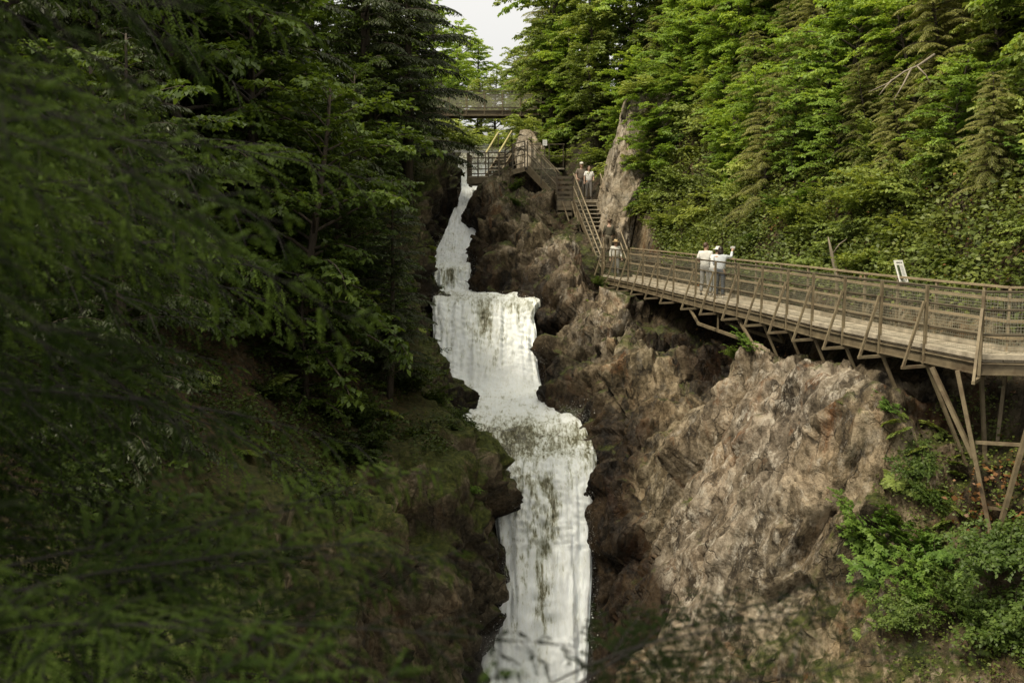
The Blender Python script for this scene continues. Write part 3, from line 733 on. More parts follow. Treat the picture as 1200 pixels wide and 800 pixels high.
# deck: separate planks in one part
dk = MB(); rng = random.Random(3)
for i in range(len(OUT) - 1):
    a, b, c, d = OUT[i], OUT[i + 1], INN[i + 1], INN[i]
    n = max(2, int(((b - a).length + (c - d).length) / 2 / 0.15))
    for k in range(n):
        t0, t1 = (k + 0.03) / n, (k + 0.97) / n
        z = DZ + rng.uniform(-0.004, 0.004)
        q = [a.lerp(b, t0), a.lerp(b, t1), d.lerp(c, t1), d.lerp(c, t0)]
        top = [Z3(p, z) for p in q]; bot = [Z3(p, z - 0.045) for p in q]
        dk.add(top + bot, [(3, 2, 1, 0), (4, 5, 6, 7), (0, 1, 5, 4), (1, 2, 6, 5), (2, 3, 7, 6), (3, 0, 4, 7)])
dk.build("deck", M["wood"], walk)
# edge beams, kerbs and cross joists
for line, nm in ((OUT, 1), (INN, 1)):
    kb = MB(); bb = MB()
    for i in range(len(line) - 1):
        a, b = line[i], line[i + 1]
        kb.bar(Z3(a, DZ + 0.055), Z3(b, DZ + 0.055), 0.10, 0.09)
        bb.bar(Z3(a, DZ - 0.165), Z3(b, DZ - 0.165), 0.05, 0.19)
        bb.bar(Z3(a, DZ - 0.068), Z3(b, DZ - 0.068), 0.14, 0.022)
        bb.bar(Z3(a, DZ - 0.270), Z3(b, DZ - 0.270), 0.14, 0.022)
    kb.build("kerb", M["wood"], walk); bb.build("edge_beam", M["beam"], walk)
for i in range(len(OUT) - 1):
    for t in (0.02, 0.5):
        a = OUT[i].lerp(OUT[i + 1], t); b = INN[i].lerp(INN[i + 1], t); v = (b - a).normalized()
        jo = MB(); jo.bar(Z3(a + v * 0.08, DZ - 0.155), Z3(b - v * 0.08, DZ - 0.155), 0.07, 0.16); jo.build("joist", M["beam"], walk)
# outer railing
OR = OUT
def rail(line, z, w, h, mat, name="rail", side=0.0, tube=False):
    mb = MB()
    L = offset_line(line, side) if side else line
    if tube: mb.tube([Z3(p, z) for p in L], w, 7)
    else:
        for i in range(len(L) - 1): mb.bar(Z3(L[i], z), Z3(L[i + 1], z), w, h)
    return mb.build(name, mat, walk)
for z in (RT, RT - 0.34, RT - 0.80): rail(OUT, z, 0.024, 0, M["pipe"], "outer_rail", 0.05, True)
def wire_panel(line, z0, z1, side, parent, name="wire_mesh", step=0.06, wv=0.0030, z_fun=None, z_step=0.06):
    """Real welded wire: thin strips in both directions."""
    mb = MB(); L = offset_line(line, side) if side else line
    for i in range(len(L) - 1):
        a, b = L[i], L[i + 1]; dv = (b - a); ln = dv.length; dv.normalize(); nn = Vector((dv.y, -dv.x, 0)) * 0.002
        za = z_fun(i) if z_fun else 0; zb = z_fun(i + 1) if z_fun else 0
        n = max(1, int(ln / step))
        for k in range(n):
            t = (k + 0.5) / n; p = a.lerp(b, t); z = za + (zb - za) * t; e = dv * wv
            mb.quad(Z3(p - e, z0 + z), Z3(p + e, z0 + z), Z3(p + e, z1 + z), Z3(p - e, z1 + z))
        m = max(1, int((z1 - z0) / z_step))
        for k in range(m + 1):
            z = z0 + (z1 - z0) * k / m
            mb.quad(Z3(a + nn, z + za - wv), Z3(b + nn, z + zb - wv), Z3(b + nn, z + zb + wv), Z3(a + nn, z + za + wv))
    return mb.build(name, M["wire"], parent)
wire_panel(OUT, DZ + 0.12, RT - 0.03, 0.085, walk)
wire_panel(INN, DZ + 0.12, RT - 0.10, -0.06, walk)
# inner railing: timber rails
for z, w, h in ((RT + 0.00, 0.10, 0.04), (RT - 0.24, 0.04, 0.065), (RT - 0.66, 0.04, 0.06), (RT - 1.0, 0.04, 0.06)):
    rail(INN, z, w, h, M["rail"], "inner_rail", 0.0 if h < 0.05 else -0.052)
# posts, each with its slanting brace and outrigger
for i, p in enumerate(OUT):
    a = (OUT[min(i + 1, len(OUT) - 1)] - OUT[max(i - 1, 0)]).normalized()
    nout = Vector((-a.y, a.x, 0))
    mb = MB(); po = p + nout * 0.045
    mb.bar(Z3(po, DZ - 0.30), Z3(po, RT + 0.02), 0.055, 0.055, up=a)
    post = mb.build("outer_post", M["steel"], walk)
    far = p + nout * 0.52
    br = MB(); br.bar(Z3(far, DZ - 0.36), Z3(p + nout * 0.10, RT - 0.30), 0.05, 0.05, up=a); br.build("brace", M["steel"], post)
    og = MB(); og.bar(Z3(p - nout * 0.45, DZ - 0.335), Z3(far + nout * 0.03, DZ - 0.365), 0.06, 0.06); og.build("outrigger", M["steel"], post)
for i, p in enumerate(INN):
    a = (INN[min(i + 1, len(INN) - 1)] - INN[max(i - 1, 0)]).normalized()
    nin = Vector((a.y, -a.x, 0))
    mb = MB(); mb.bar(Z3(p, DZ - 0.25), Z3(p, RT - 0.02), 0.055, 0.055, up=a)
    mb.build("inner_post", M["rail"], walk)
# struts from the outer beam to the rock
for i, p in enumerate(OUT):
    if not (3 <= i <= 9): continue
    a = (OUT[min(i + 1, len(OUT) - 1)] - OUT[max(i - 1, 0)]).normalized(); nin = Vector((a.y, -a.x, 0))
    s = Z3(p + nin * 0.02, DZ - 0.30)
    drn = (nin * 0.42 - a * 0.12 + Vector((0, 0, -1.0))).normalized()
    h = TERR.ray_cast(s, drn, 4.0)
    ln = (h[3] + 0.25) if h[0] is not None else 1.6
    mb = MB(); mb.bar(s, s + drn * min(ln, 2.3), 0.06, 0.06, up=a); mb.build("strut", M["steel"], walk)
# underslung truss at the far end
tr = MB()
A, Bq, Cq = OUT[11], OUT[9], OUT[8]
for off in (0.0, 1.0):
    sh = (INN[10] - OUT[10]) * (0.06 + off * 0.75)
    tr.bar(Z3(OUT[12].lerp(OUT[11], 0.5) + sh, DZ - 0.3), Z3(OUT[11] + sh, DZ - 0.85), 0.07, 0.07)
    tr.bar(Z3(OUT[11] + sh, DZ - 0.85), Z3(OUT[8].lerp(OUT[9], 0.5) + sh, DZ - 0.95), 0.085, 0.085)
    tr.bar(Z3(OUT[8].lerp(OUT[9], 0.5) + sh, DZ - 0.95), Z3(OUT[8].lerp(OUT[9], 1.2) + sh, DZ - 0.32), 0.07, 0.07)
    tr.bar(Z3(OUT[10] + sh, DZ - 0.9), Z3(OUT[10] + sh, DZ - 0.3), 0.05, 0.05)
tr.build("truss", M["steel"], walk)
M['footing'] = mat_simple('footing_concrete', (.17, .15, .11), .9, 0, .4, 6, .4, (.06, .055, .035))
# V-shaped trestle that carries the bend
foot = at(1163, 636, 18.1)
top1 = Z3(OUT[3] + Vector((0.15, 0.0, 0)), DZ - 0.30); top2 = Z3(OUT[2] + Vector((0.12, 0.05, 0)), DZ - 0.30); top3 = Z3(OUT[1] + Vector((0.0, 0.2, 0)), DZ - 0.3)
tm = at(1140, 545, 18.4)
def leg(p, q, w=0.075):
    mb = MB(); mb.bar(p, q, w, w); mb.build("trestle_leg", M["steel"], walk)
leg(at(1092, 430, 19.0), at(1141, 536, 18.38)); leg(at(1122, 434, 18.5), foot); leg(at(1213, 470, 18.0), foot + Vector((0.02, -0.02, -0.1)))
leg(at(1150, 440, 19.8), at(1155, 552, 19.6), 0.07); leg(at(1178, 440, 19.9), at(1169, 518, 19.6), 0.07); leg(at(1213, 470, 18.0), top3 - Vector((0, 0, 0)), 0.09)
ft = MB(); fh = TERR.ray_cast(foot + Vector((0, 0, .3)), Vector((0, 0, -1)))[0]; fz = min(foot.z - .5, (fh.z if fh else foot.z) - .5)
ft.bar(Vector((foot.x, foot.y, fz)), foot + Vector((0, 0, .03)), .30, .26); ft.build('footing', M['footing'], walk, bevel=.02)
xb = MB(); xb.bar(at(1143, 518, 18.45), at(1197, 521, 18.05), 0.06, 0.06); xb.build('cross_bar', M['steel'], walk); xb = MB(); xb.bar(at(1156, 594, 18.3), at(1178, 597, 18.1), 0.05, 0.05)
xb.build("cross_bar", M["steel"], walk)

# ------------------------------------------------------------------ information board on the inner rail
def board(name, label, c, tx, w, h, tilt, frame_mat):
    """A panel whose width runs along tx, facing the walkway, leaning back by tilt."""
    tx = Vector(tx).normalized(); nrm = Vector((0, 0, 1)).cross(tx)
    if nrm.dot(Vector(c)) > 0: nrm = -nrm
    upv = (Vector((0, 0, 1)) * math.cos(tilt) - nrm * math.sin(tilt)).normalized(); nf = tx.cross(upv)
    if nf.dot(Vector(c)) > 0: nf = -nf
    if tx.dot(Vector((1, 0, 0))) < 0: tx = -tx
    o = empty(name, c, label, "sign")
    def slab(mb, u0, u1, v0, v1, d0, d1):
        q = [Vector(c) + tx * a + upv * b + nf * e for e in (d0, d1) for a, b in ((u0, v0), (u1, v0), (u1, v1), (u0, v1))]
        mb.add(q, [(3, 2, 1, 0), (4, 5, 6, 7), (0, 1, 5, 4), (1, 2, 6, 5), (2, 3, 7, 6), (3, 0, 4, 7)])
    return o, slab, w, h
M["white"] = mat_simple("sign_white", (0.80, 0.80, 0.76), 0.4, 0, 0.06, 3)
M["sign_pic"] = mat_simple("sign_picture", (0.075, 0.095, 0.055), 0.4, 0, 0.75, 14)
M["sign_txt"] = mat_simple("sign_print", (0.10, 0.10, 0.11), 0.5, 0, 0.1)
M["sign_grey"] = mat_simple("sign_paragraph", (0.50, 0.52, 0.55), 0.5, 0, 0.12, 40)
j = min(range(len(INN)), key=lambda k: abs(600 + INN[k].x / INN[k].y * F - 1058))
dirv = (INN[j + 1] - INN[j - 1]).normalized()
cB = at(1055.5, 318, INN[j].y)
bo, slab, bw, bh = board("info_board", "white tilted information board with a dark picture fixed on the inner rail", cB, dirv * 0.45 + Vector((0.9, 0, 0)), 0.24, 0.5, R(22), None)
mb = MB(); slab(mb, -0.14, 0.14, -0.27, 0.27, 0, 0.02); mb.build("panel", M["white"], bo)
mb = MB(); slab(mb, -0.105, -0.02, -0.15, 0.15, 0.021, 0.024); mb.build("picture", M["sign_pic"], bo)
mb = MB()
for u0, u1 in ((-0.09, -0.045), (-0.035, 0.005), (0.015, 0.035), (0.05, 0.09)): slab(mb, u0, u1, 0.195, 0.222, 0.021, 0.024)
slab(mb, 0.06, 0.09, -0.225, -0.185, 0.021, 0.024); slab(mb, -0.09, -0.05, -0.225, -0.20, 0.021, 0.024)
mb.build("print", M["sign_txt"], bo)
mb = MB()
for k in range(9): slab(mb, 0.005, 0.09 if k % 4 else 0.075, 0.125 - k * 0.032, 0.137 - k * 0.032, 0.021, 0.024)
mb.build("paragraph", M["sign_grey"], bo)
mb = MB(); mb.bar(cB + Vector((0.03, 0.04, -0.25)), Z3(INN[j], RT - 0.3) + Vector((-0.02, 0, 0)), 0.05, 0.05); mb.build("bracket", M["pipe"], bo)

# ------------------------------------------------------------------ stairs and platforms upstream
def railing(parent, line, zs, h, rails, post_mat, rail_mat, r=0.022, post=0.05, sub=1.3, mesh=False, posts=True, lean=0.0):
    """Posts as parts of their own and one part per rail; line is a list of plan points with deck heights zs."""
    P3 = [Vector((p[0], p[1], z)) for p, z in zip(line, zs)]
    pts = [P3[0]]
    for a, b in zip(P3[:-1], P3[1:]):
        n = max(1, round((b - a).length / sub))
        pts += [a.lerp(b, k / n) for k in range(1, n + 1)]
    if posts:
        for p in pts:
            mb = MB(); mb.bar(p + Vector((0, 0, -0.18)), p + Vector((0, 0, h + 0.02)), post, post); mb.build("post", post_mat, parent)
    for f in rails:
        mb = MB(); mb.tube([p + Vector((0, 0, h * f)) for p in P3], r, 6); mb.build("rail", rail_mat, parent)
    if mesh:
        wire_panel([Vector((p.x, p.y, 0)) for p in P3], 0.08, h - 0.03, 0.0, parent, z_fun=lambda i: P3[i].z, step=0.06, z_step=0.06, wv=0.0028)
def slab_part(parent, poly, z, th, mat, name):
    mb = MB(); n = len(poly)
    mb.add([(p[0], p[1], z) for p in poly] + [(p[0], p[1], z - th) for p in poly],
           [tuple(range(n)), tuple(reversed(range(n, 2 * n)))] + [(i, i + n, (i + 1) % n + n, (i + 1) % n) for i in range(n)])
    return mb.build(name, mat, parent)
def planks(parent, a, b, c, d, z, name="deck", n=None):
    a, b, c, d = [Vector((p[0], p[1], z)) for p in (a, b, c, d)]
    mb = MB(); n = n or max(3, int((b - a).length / 0.16))
    for k in range(n):
        q = [a.lerp(b, (k + .04) / n), a.lerp(b, (k + .96) / n), d.lerp(c, (k + .96) / n), d.lerp(c, (k + .04) / n)]
        mb.add(q + [p - Vector((0, 0, 0.05)) for p in q], [(3, 2, 1, 0), (4, 5, 6, 7), (0, 1, 5, 4), (1, 2, 6, 5), (2, 3, 7, 6), (3, 0, 4, 7)])
    return mb.build(name, M["wood"], parent)
def flight(parent, foot_l, foot_r, top_l, top_r, mat=None, stringer=0.26):
    """Open stair: two stringers and separate treads."""
    fl, fr, tl, tr_ = [Vector(p) for p in (foot_l, foot_r, top_l, top_r)]
    for a, b in ((fl, tl), (fr, tr_)):
        mb = MB(); mb.bar(a + Vector((0, 0, -0.1)), b + Vector((0, 0, -0.1)), 0.06, stringer); mb.build("stringer", M["beam"], parent)
    n = max(3, int(abs(tl.z - fl.z) / 0.19)); mb = MB()
    for k in range(n):
        t = (k + 0.5) / n; a = fl.lerp(tl, t); b = fr.lerp(tr_, t); v = (b - a).normalized() * 0.034
        mb.bar(a + v, b - v, 0.26, 0.045)
    mb.build("treads", M["wood"], parent)

# (1) steep stair from the end of the walkway to the small landing
Ylan, zlan = 49.3, 0.86
sL0, sR0 = Vector((3.98, 44.5, DZ)), Vector((5.05, 44.9, DZ)); sL1, sR1 = Vector((3.15, 48.6, zlan)), Vector((4.25, 48.6, zlan))
sL1 = at(672, 236, 48.6); sL1.z = zlan; sR1 = at(703, 234, 48.6); sR1.z = zlan
sL0 = Vector((4.12, 44.5, DZ)); sR0 = Vector((5.22, 44.7, DZ))
st1 = empty("staircase", (4.3, 46.5, -1), "steep wooden stair with metal handrails climbing from the walkway to the landing", "stairs")
flight(st1, sL0, sR0, sL1, sR1)
for a, b in ((sL0, sL1), (sR0, sR1)):
    for f in (1.0, 0.5):
        mb = MB(); mb.tube([a + Vector((0, 0, 1.05 * f)), b + Vector((0, 0, 1.25 * f))], 0.035, 6); mb.build("handrail", M["steel"], st1)
    for t in (0.03, 0.35, 0.68, 0.97):
        p = a.lerp(b, t); mb = MB(); mb.bar(p + Vector((0, 0, -0.2)), p + Vector((0, 0, 1.13)), 0.055, 0.055); mb.build("post", M["steel"], st1)
    wire_panel([Vector((a.x, a.y, 0)), Vector((b.x, b.y, 0))], 0.1, 1.05, 0.0, st1, z_fun=lambda i, a=a, b=b: (a.z, b.z)[i], wv=0.003)
# bracing under the stair on its left
mb = MB(); mb.bar(sL1 + Vector((-0.1, 0, -0.1)), sL0 + Vector((-0.5, 1.4, 0.2)), 0.06, 0.06); mb.bar(sL1 + Vector((0.1, -0.6, -0.6)), sL0 + Vector((-0.55, 1.2, -0.3)), 0.06, 0.06)
mb.bar(sL1 + Vector((-0.55, -0.2, -0.1)), sL0 + Vector((-0.55, 1.2, -0.4)), 0.05, 0.05); mb.build("brace", M["steel"], st1)
# curved pipe where the handrail ends
mb = MB(); p = Vector((4.05, 44.35, 0))
mb.tube([Z3(p, RT + 0.3), Z3(p + Vector((0.03, -0.08, 0)), RT + 0.05), Z3(p + Vector((0.05, -0.1, 0)), RT - 0.8), Z3(p + Vector((-0.15, -0.1, 0)), DZ - 0.4), Z3(p + Vector((-0.6, -0.1, 0)), DZ - 0.85)], 0.04, 6)
mb.build("pipe_end", M["steel"], st1)

# (2) small landing at the head of the stair
lan = empty("landing", (3.0, 49.5, zlan), "small boarded landing with dark slatted sides at the head of the steep stair", "landing")
La = Vector((at(653, 236, 48.7).x, 48.7, 0)); Lb = Vector((at(707, 236, 48.7).x, 48.7, 0)); Lc = Vector((Lb.x + 0.2, 51.0, 0)); Ld = Vector((La.x - 0.05, 51.0, 0))
planks(lan, La, Lb, Lc, Ld, zlan)
mb = MB()
for a, b in ((La, Lb), (Lb, Lc), (La, Ld)): mb.bar(Z3(a, zlan - 0.19), Z3(b, zlan - 0.19), 0.07, 0.26)
mb.build("edge_beam", M["beam"], lan)
Lm = Vector((sL1.x - 0.05, 48.7, 0))
mb = MB()
for k in range(5): mb.bar(Z3(La, zlan + 0.1 + 0.24 * k) + Vector((0, -0.05, 0)), Z3(Lm, zlan + 0.1 + 0.24 * k) + Vector((0, -0.05, 0)), 0.04, 0.13)
mb.build("slatted_side", M["pipe"], lan)
mb = MB()
for k in range(2): mb.bar(Z3(La, zlan - 0.42 - 0.27 * k) + Vector((0, -0.02, 0)), Z3(Lm, zlan - 0.42 - 0.27 * k) + Vector((0, -0.02, 0)), 0.05, 0.17)
mb.build("fascia", M["beam"], lan)
railing(lan, [La, Lm], [zlan, zlan], 1.15, (), M["pipe"], M["pipe"], sub=0.7)
railing(lan, [Vector((sR1.x + 0.08, 48.72, 0)), Vector((sR1.x + 0.45, 49.0, 0)), Lc], [zlan] * 3, 1.2, (1.0, 0.5), M["steel"], M["steel"], sub=1.4, mesh=True)
mb = MB()
for p in (La, Lm):
    h = drop(p.x, p.y + 0.3); mb.bar(Z3(p + Vector((0, 0.3, 0)), zlan - 0.1), Vector((p.x, p.y + 0.3, min(h.z - 0.2, zlan - 0.6))), 0.09, 0.09)
mb.build("leg", M["beam"], lan)

# (3) flight from the middle platform down to the landing, (4) ramp, (5) lookout platform over the fall
zmid = 2.55; Ym = 51.6
pm = [at(616, 196, Ym).x, at(622, 196, Ym).x]
up = empty("lookout_platform", (-0.8, 52.0, 2.1), "railed lookout platform with dark pipe rails jutting over the upper fall", "platform")
zp = 2.08
A0 = Vector((at(548, 211, 51.2).x, 51.2, 0)); A1 = Vector((at(585, 207, 50.6).x, 50.6, 0)); A2 = Vector((at(592, 206, 50.9).x, 50.9, 0)); A3 = Vector((A2.x + 0.2, 53.4, 0)); A4 = Vector((A0.x + 0.1, 53.6, 0))
slab_part(up, [A0, A1, A2, A3, A4], zp, 0.06, M["wood"], "deck")
mb = MB()
for a, b in ((A0, A1), (A1, A2), (A0, A4)): mb.bar(Z3(a, zp - 0.22), Z3(b, zp - 0.22), 0.08, 0.30); mb.bar(Z3(a, zp - 0.42) + Vector((0.08, 0.1, 0)), Z3(b, zp - 0.42) + Vector((0, 0.1, 0)), 0.08, 0.14)
mb.build("edge_beam", M["beam"], up)
railing(up, [A4, A0, A1, A2], [zp] * 4, 1.15, (1.0, 0.78, 0.55, 0.30, 0.1), M["pipe"], M["pipe"], sub=0.62, r=0.030, post=0.065)
mb = MB(); mb.bar(Z3(A0 + Vector((0.5, 0.3, 0)), zp - 0.3), Vector((A0.x + 1.0, 51.2, 0.5)), 0.06, 0.06); mb.bar(Z3(A1 + Vector((0.1, 0.2, 0)), zp - 0.3), Vector((A1.x + 0.55, 51.0, 0.75)), 0.06, 0.06)
mb.bar(Z3(A1 + Vector((-0.55, 0.3, 0)), zp - 0.3), Vector((A1.x - 0.1, 51.3, 0.5)), 0.05, 0.05)
mb.build("strut", M["beam"], up)
# ramp from the lookout to the middle platform
rp = empty("ramp", (0.1, 51, 2.3), "short railed ramp rising from the lookout to the top of the small flight", "ramp")
R0 = Vector((A2.x - 0.02, 50.85, 0)); R1 = Vector((at(601, 200, 50.6).x, 50.6, 0)); R2 = Vector((at(615, 196, 50.7).x, 50.7, 0))
zs = [zp, zp + 0.3, zmid]
mb = MB()
for a, b, za, zb in ((R0, R1, zs[0], zs[1]), (R1, R2, zs[1], zs[2])):
    q = [Z3(a, za), Z3(b, zb), Z3(b + Vector((0.1, 1.5, 0)), zb), Z3(a + Vector((0.1, 1.5, 0)), za)]
    mb.add(q + [p - Vector((0, 0, 0.06)) for p in q], [(0, 1, 2, 3), (7, 6, 5, 4), (0, 4, 5, 1), (1, 5, 6, 2), (2, 6, 7, 3), (3, 7, 4, 0)])
mb.build("deck", M["wood"], rp)
mb = MB()
for a, b, za, zb in ((R0, R1, zs[0], zs[1]), (R1, R2, zs[1], zs[2])): mb.bar(Z3(a, za - 0.13), Z3(b, zb - 0.13), 0.08, 0.22)
mb.build("edge_beam", M["steel"], rp)
railing(rp, [R0, R1, R2], zs, 1.25, (1.0, 0.8, 0.48, 0.16), M["pipe"], M["pipe"], sub=0.45, r=0.030, post=0.06)
# middle flight
F0 = at(618, 195, 50.7); F0.z = zmid; F1 = at(652, 219, 49.6); F1.z = zlan + 0.15
st2 = empty("staircase", ((F0.x + F1.x) / 2, 50.2, 1.7), "short flight of steps with wire mesh sides down from the ramp to the landing", "stairs")
flight(st2, F1, F1 + Vector((0.25, 1.3, 0)), F0, F0 + Vector((0.25, 1.3, 0)), stringer=0.34)
for off in (Vector((0, -0.04, 0)), Vector((0.25, 1.34, 0))):
    a, b = F0 + off, F1 + off
    for f in (1.0, 0.5):
        mb = MB(); mb.tube([a + Vector((0, 0, 1.2 * f)), b + Vector((0, 0, 1.2 * f))], 0.028, 6); mb.build("handrail", M["steel"] if f == 1 else M["pipe"], st2)
    for t in (0.0, 0.48, 1.0):
        p = a.lerp(b, t); mb = MB(); mb.bar(p + Vector((0, 0, -0.15)), p + Vector((0, 0, 1.25)), 0.06, 0.06); mb.build("post", M["pipe"], st2)
    wire_panel([Vector((a.x, a.y, 0)), Vector((b.x, b.y, 0))], 0.1, 1.15, 0.0, st2, z_fun=lambda i, a=a, b=b: (a.z, b.z)[i], wv=0.0032)
# middle platform behind, with a plain rail that carries a small sign
mp_ = empty("platform", (1.6, 52.3, zmid), "boarded platform behind the short flight with a metal rail", "platform")
Q0, Q1, Q2, Q3 = Vector((F0.x, 50.8, 0)), Vector((at(662, 196, 52.3).x, 52.3, 0)), Vector((at(660, 196, 53.6).x, 53.6, 0)), Vector((F0.x - 0.4, 53.6, 0))
slab_part(mp_, [Q0, Vector((F0.x + 0.3, 52.2, 0)), Q1, Q2, Q3], zmid, 0.08, M["wood"], "deck")
railing(mp_, [Q1, Q2], [zmid] * 2, 1.2, (1.0, 0.5), M["pipe"], M["pipe"], sub=1.0)
railing(mp_, [Vector((F0.x + 0.32, 52.25, 0)), Q1], [zmid] * 2, 1.2, (1.0, 0.5), M["pipe"], M["pipe"], sub=0.9)
cS = at(638.5, 167.5, 52.0)
so_, slab, _, _ = board("small_sign", "small blank white sign above the rail of the platform behind the flight", cS, (1, 0.12, 0), 0.2, 0.3, R(8), None)
mb = MB(); slab(mb, -0.115, 0.115, -0.15, 0.15, 0, 0.02); mb.build("panel", M["white"], so_)
mb = MB(); slab(mb, -0.07, 0.07, 0.03, 0.06, 0.021, 0.024); slab(mb, -0.08, 0.06, -0.04, -0.02, 0.021, 0.024); mb.build("print", M["sign_grey"], so_)
mb = MB(); mb.bar(cS + Vector((0, 0.03, -0.1)), Vector((cS.x, cS.y + 0.03, zmid + 0.1)), 0.045, 0.045); mb.build("bracket", M["pipe"], so_)
# (6) stair with yellowish handrails that climbs on behind the lookout
st3 = empty("staircase", (-0.9, 55, 3.2), "upper stair with yellow handrails climbing behind the lookout towards the bridge", "stairs")
M["yellow_rail"] = mat_simple("yellow_rail", (0.44, 0.39, 0.18), 0.55, 0, 0.2)
T0, T1 = at(569, 206, 53.4), at(584, 182, 56.4); T2, T3 = at(584, 206, 53.4), at(600, 180, 56.4)
flight(st3, T0, T2, T1, T3)
for a, b in ((T0, T1), (T2, T3)):
    mb = MB(); mb.tube([a + Vector((0, 0, 1.15)), b + Vector((0, 0, 1.25))], 0.05, 6); mb.build("handrail", M["yellow_rail"], st3)
    for t in (0.0, 0.5, 1.0):
        p = a.lerp(b, t); mb = MB(); mb.bar(p + Vector((0, 0, -0.2)), p + Vector((0, 0, 1.2)), 0.05, 0.05); mb.build("post", M["pipe"], st3)
    wire_panel([Vector((a.x, a.y, 0)), Vector((b.x, b.y, 0))], 0.1, 1.15, 0.0, st3, z_fun=lambda i, a=a, b=b: (a.z, b.z)[i], wv=0.0032)
E = T3 + Vector((2.0, 0.6, 0))
railing(st3, [T3, E], [T3.z, T3.z], 1.22, (1.0, 0.6), M["pipe"], M["pipe"], sub=1.0)
slab_part(st3, [T1, T3, E, E + Vector((0, 1.2, 0)), T1 + Vector((0, 1.2, 0))], T3.z + 0.02, 0.08, M["wood"], "top_deck")

# ------------------------------------------------------------------ footbridge across the top of the gorge
YB = 62.0; zb = at(570, 131, YB).z
bx0, bx1 = at(505, 130, YB + 0.6).x, at(668, 130, YB).x
fb = empty("footbridge", ((bx0 + bx1) / 2, YB, zb), "flat brown footbridge with wire mesh sides spanning the top of the gorge", "bridge")
mb = MB(); n = int((bx1 - bx0) / 0.16)
for k in range(n):
    x = bx0 + (bx1 - bx0) * (k + 0.5) / n
    mb.bar((x, YB - 0.1, zb + 0.02), (x, YB + 1.5, zb + 0.02), 0.15, 0.05)
mb.build("deck", M["wood"], fb)
for y in (YB - 0.15, YB + 1.55):
    mb = MB(); mb.bar((bx0 - 0.6, y, zb - 0.14), (bx1 + 0.6, y, zb - 0.10), 0.05, 0.27)
    mb.bar((bx0 - 0.6, y - 0.03, zb + 0.055), (bx1 + 0.6, y - 0.03, zb + 0.055), 0.16, 0.035); mb.bar((bx0 - 0.6, y - 0.03, zb - 0.248), (bx1 + 0.6, y - 0.03, zb - 0.248), 0.16, 0.035)
    mb.build("girder", M["beam"], fb)
    k = 0; x = bx0
    while x < bx1 + 0.01:
        mb = MB(); mb.bar((x, y - 0.07, zb - 0.25), (x, y - 0.07, zb + 1.22), 0.06, 0.05); mb.build("post", M["steel"], fb); x += 1.10
    for h in (1.2, 0.22):
        mb = MB(); mb.bar((bx0, y - 0.07, zb + h), (bx1, y - 0.07, zb + h), 0.05, 0.05); mb.build("rail", M["pipe"], fb)
    wire_panel([Vector((bx0, y - 0.03, 0)), Vector((bx1, y - 0.03, 0))], zb + 0.1, zb + 1.18, 0, fb, step=0.08, z_step=0.08, wv=0.007)
# ------------------------------------------------------------------ plants
def norm(a): return a / (np.linalg.norm(a, axis=-1, keepdims=True) + 1e-9)
class Leaves:
    def __init__(s): s.C = []; s.D = []; s.N = []; s.L = []; s.W = []; s.T = []
    def add(s, C, D, N, L, W, T):
        n = len(C); s.C.append(C); s.D.append(D); s.N.append(N)
        s.L.append(np.broadcast_to(L, (n,))); s.W.append(np.broadcast_to(W, (n,))); s.T.append(np.broadcast_to(T, (n,)))
    def count(s): return sum(len(c) for c in s.C)
    def mesh(s, name, lobes=1, fold=0.18):
        C = np.concatenate(s.C); D = norm(np.concatenate(s.D)); N = np.concatenate(s.N)
        L = np.concatenate(s.L)[:, None]; W = np.concatenate(s.W)[:, None]; T = np.concatenate(s.T)
        S = norm(np.cross(D, N)); N = np.cross(S, D)
        V = []; tint = []
        angs = [0.0] if lobes == 1 else [0.0, 0.85, -0.85]
        for a in angs:
            d = D * math.cos(a) + S * math.sin(a); sd = S * math.cos(a) - D * math.sin(a)
            l = L * (1.0 if a == 0 else 0.78); w = W * (1.0 if lobes == 1 else 0.62)
            V.append(np.stack([C, C + d * l * 0.5 + sd * w / 2 + N * w * fold, C + d * l - N * l * 0.12, C + d * l * 0.5 - sd * w / 2 + N * w * fold], 1))
            tint.append(T)
        V = np.concatenate(V).reshape(-1, 3); tint = np.concatenate(tint)
        F_ = np.arange(len(V)).reshape(-1, 4)
        V = V.astype(np.float32)
        me = bpy.data.meshes.new(name); n = len(F_)
        me.vertices.add(len(V)); me.vertices.foreach_set("co", V.ravel())
        me.loops.add(n * 4); me.loops.foreach_set("vertex_index", F_.astype(np.int32).ravel())
        me.polygons.add(n); me.polygons.foreach_set("loop_start", np.arange(n, dtype=np.int32) * 4)
        me.update(calc_edges=True)
        face_attr(me, "tint", tint); return me

def interp(P, t):
    """Points at fractions t along polyline P, with tangents."""
    P = np.asarray(P); n = len(P) - 1
    x = np.clip(np.asarray(t) * n, 0, n - 1e-6); i = x.astype(int); f = (x - i)[:, None]
    return P[i] * (1 - f) + P[i + 1] * f, norm(P[i + 1] - P[i])
UP = np.array([0, 0, 1.0])
def rot_z(v, a):
    c, s = np.cos(a), np.sin(a)
    return np.stack([v[..., 0] * c - v[..., 1] * s, v[..., 0] * s + v[..., 1] * c, v[..., 2]], -1)

def trunk_line(rng, H, lean, wob=0.03, n=9):
    p = np.zeros((n, 3)); ph = rng.uniform(0, 6.28, 2)
    for i in range(n):
        t = i / (n - 1)
        p[i] = [lean[0] * H * t + wob * H * math.sin(ph[0] + 4 * t) * t, lean[1] * H * t + wob * H * math.sin(ph[1] + 3.3 * t) * t, H * t]
    return p

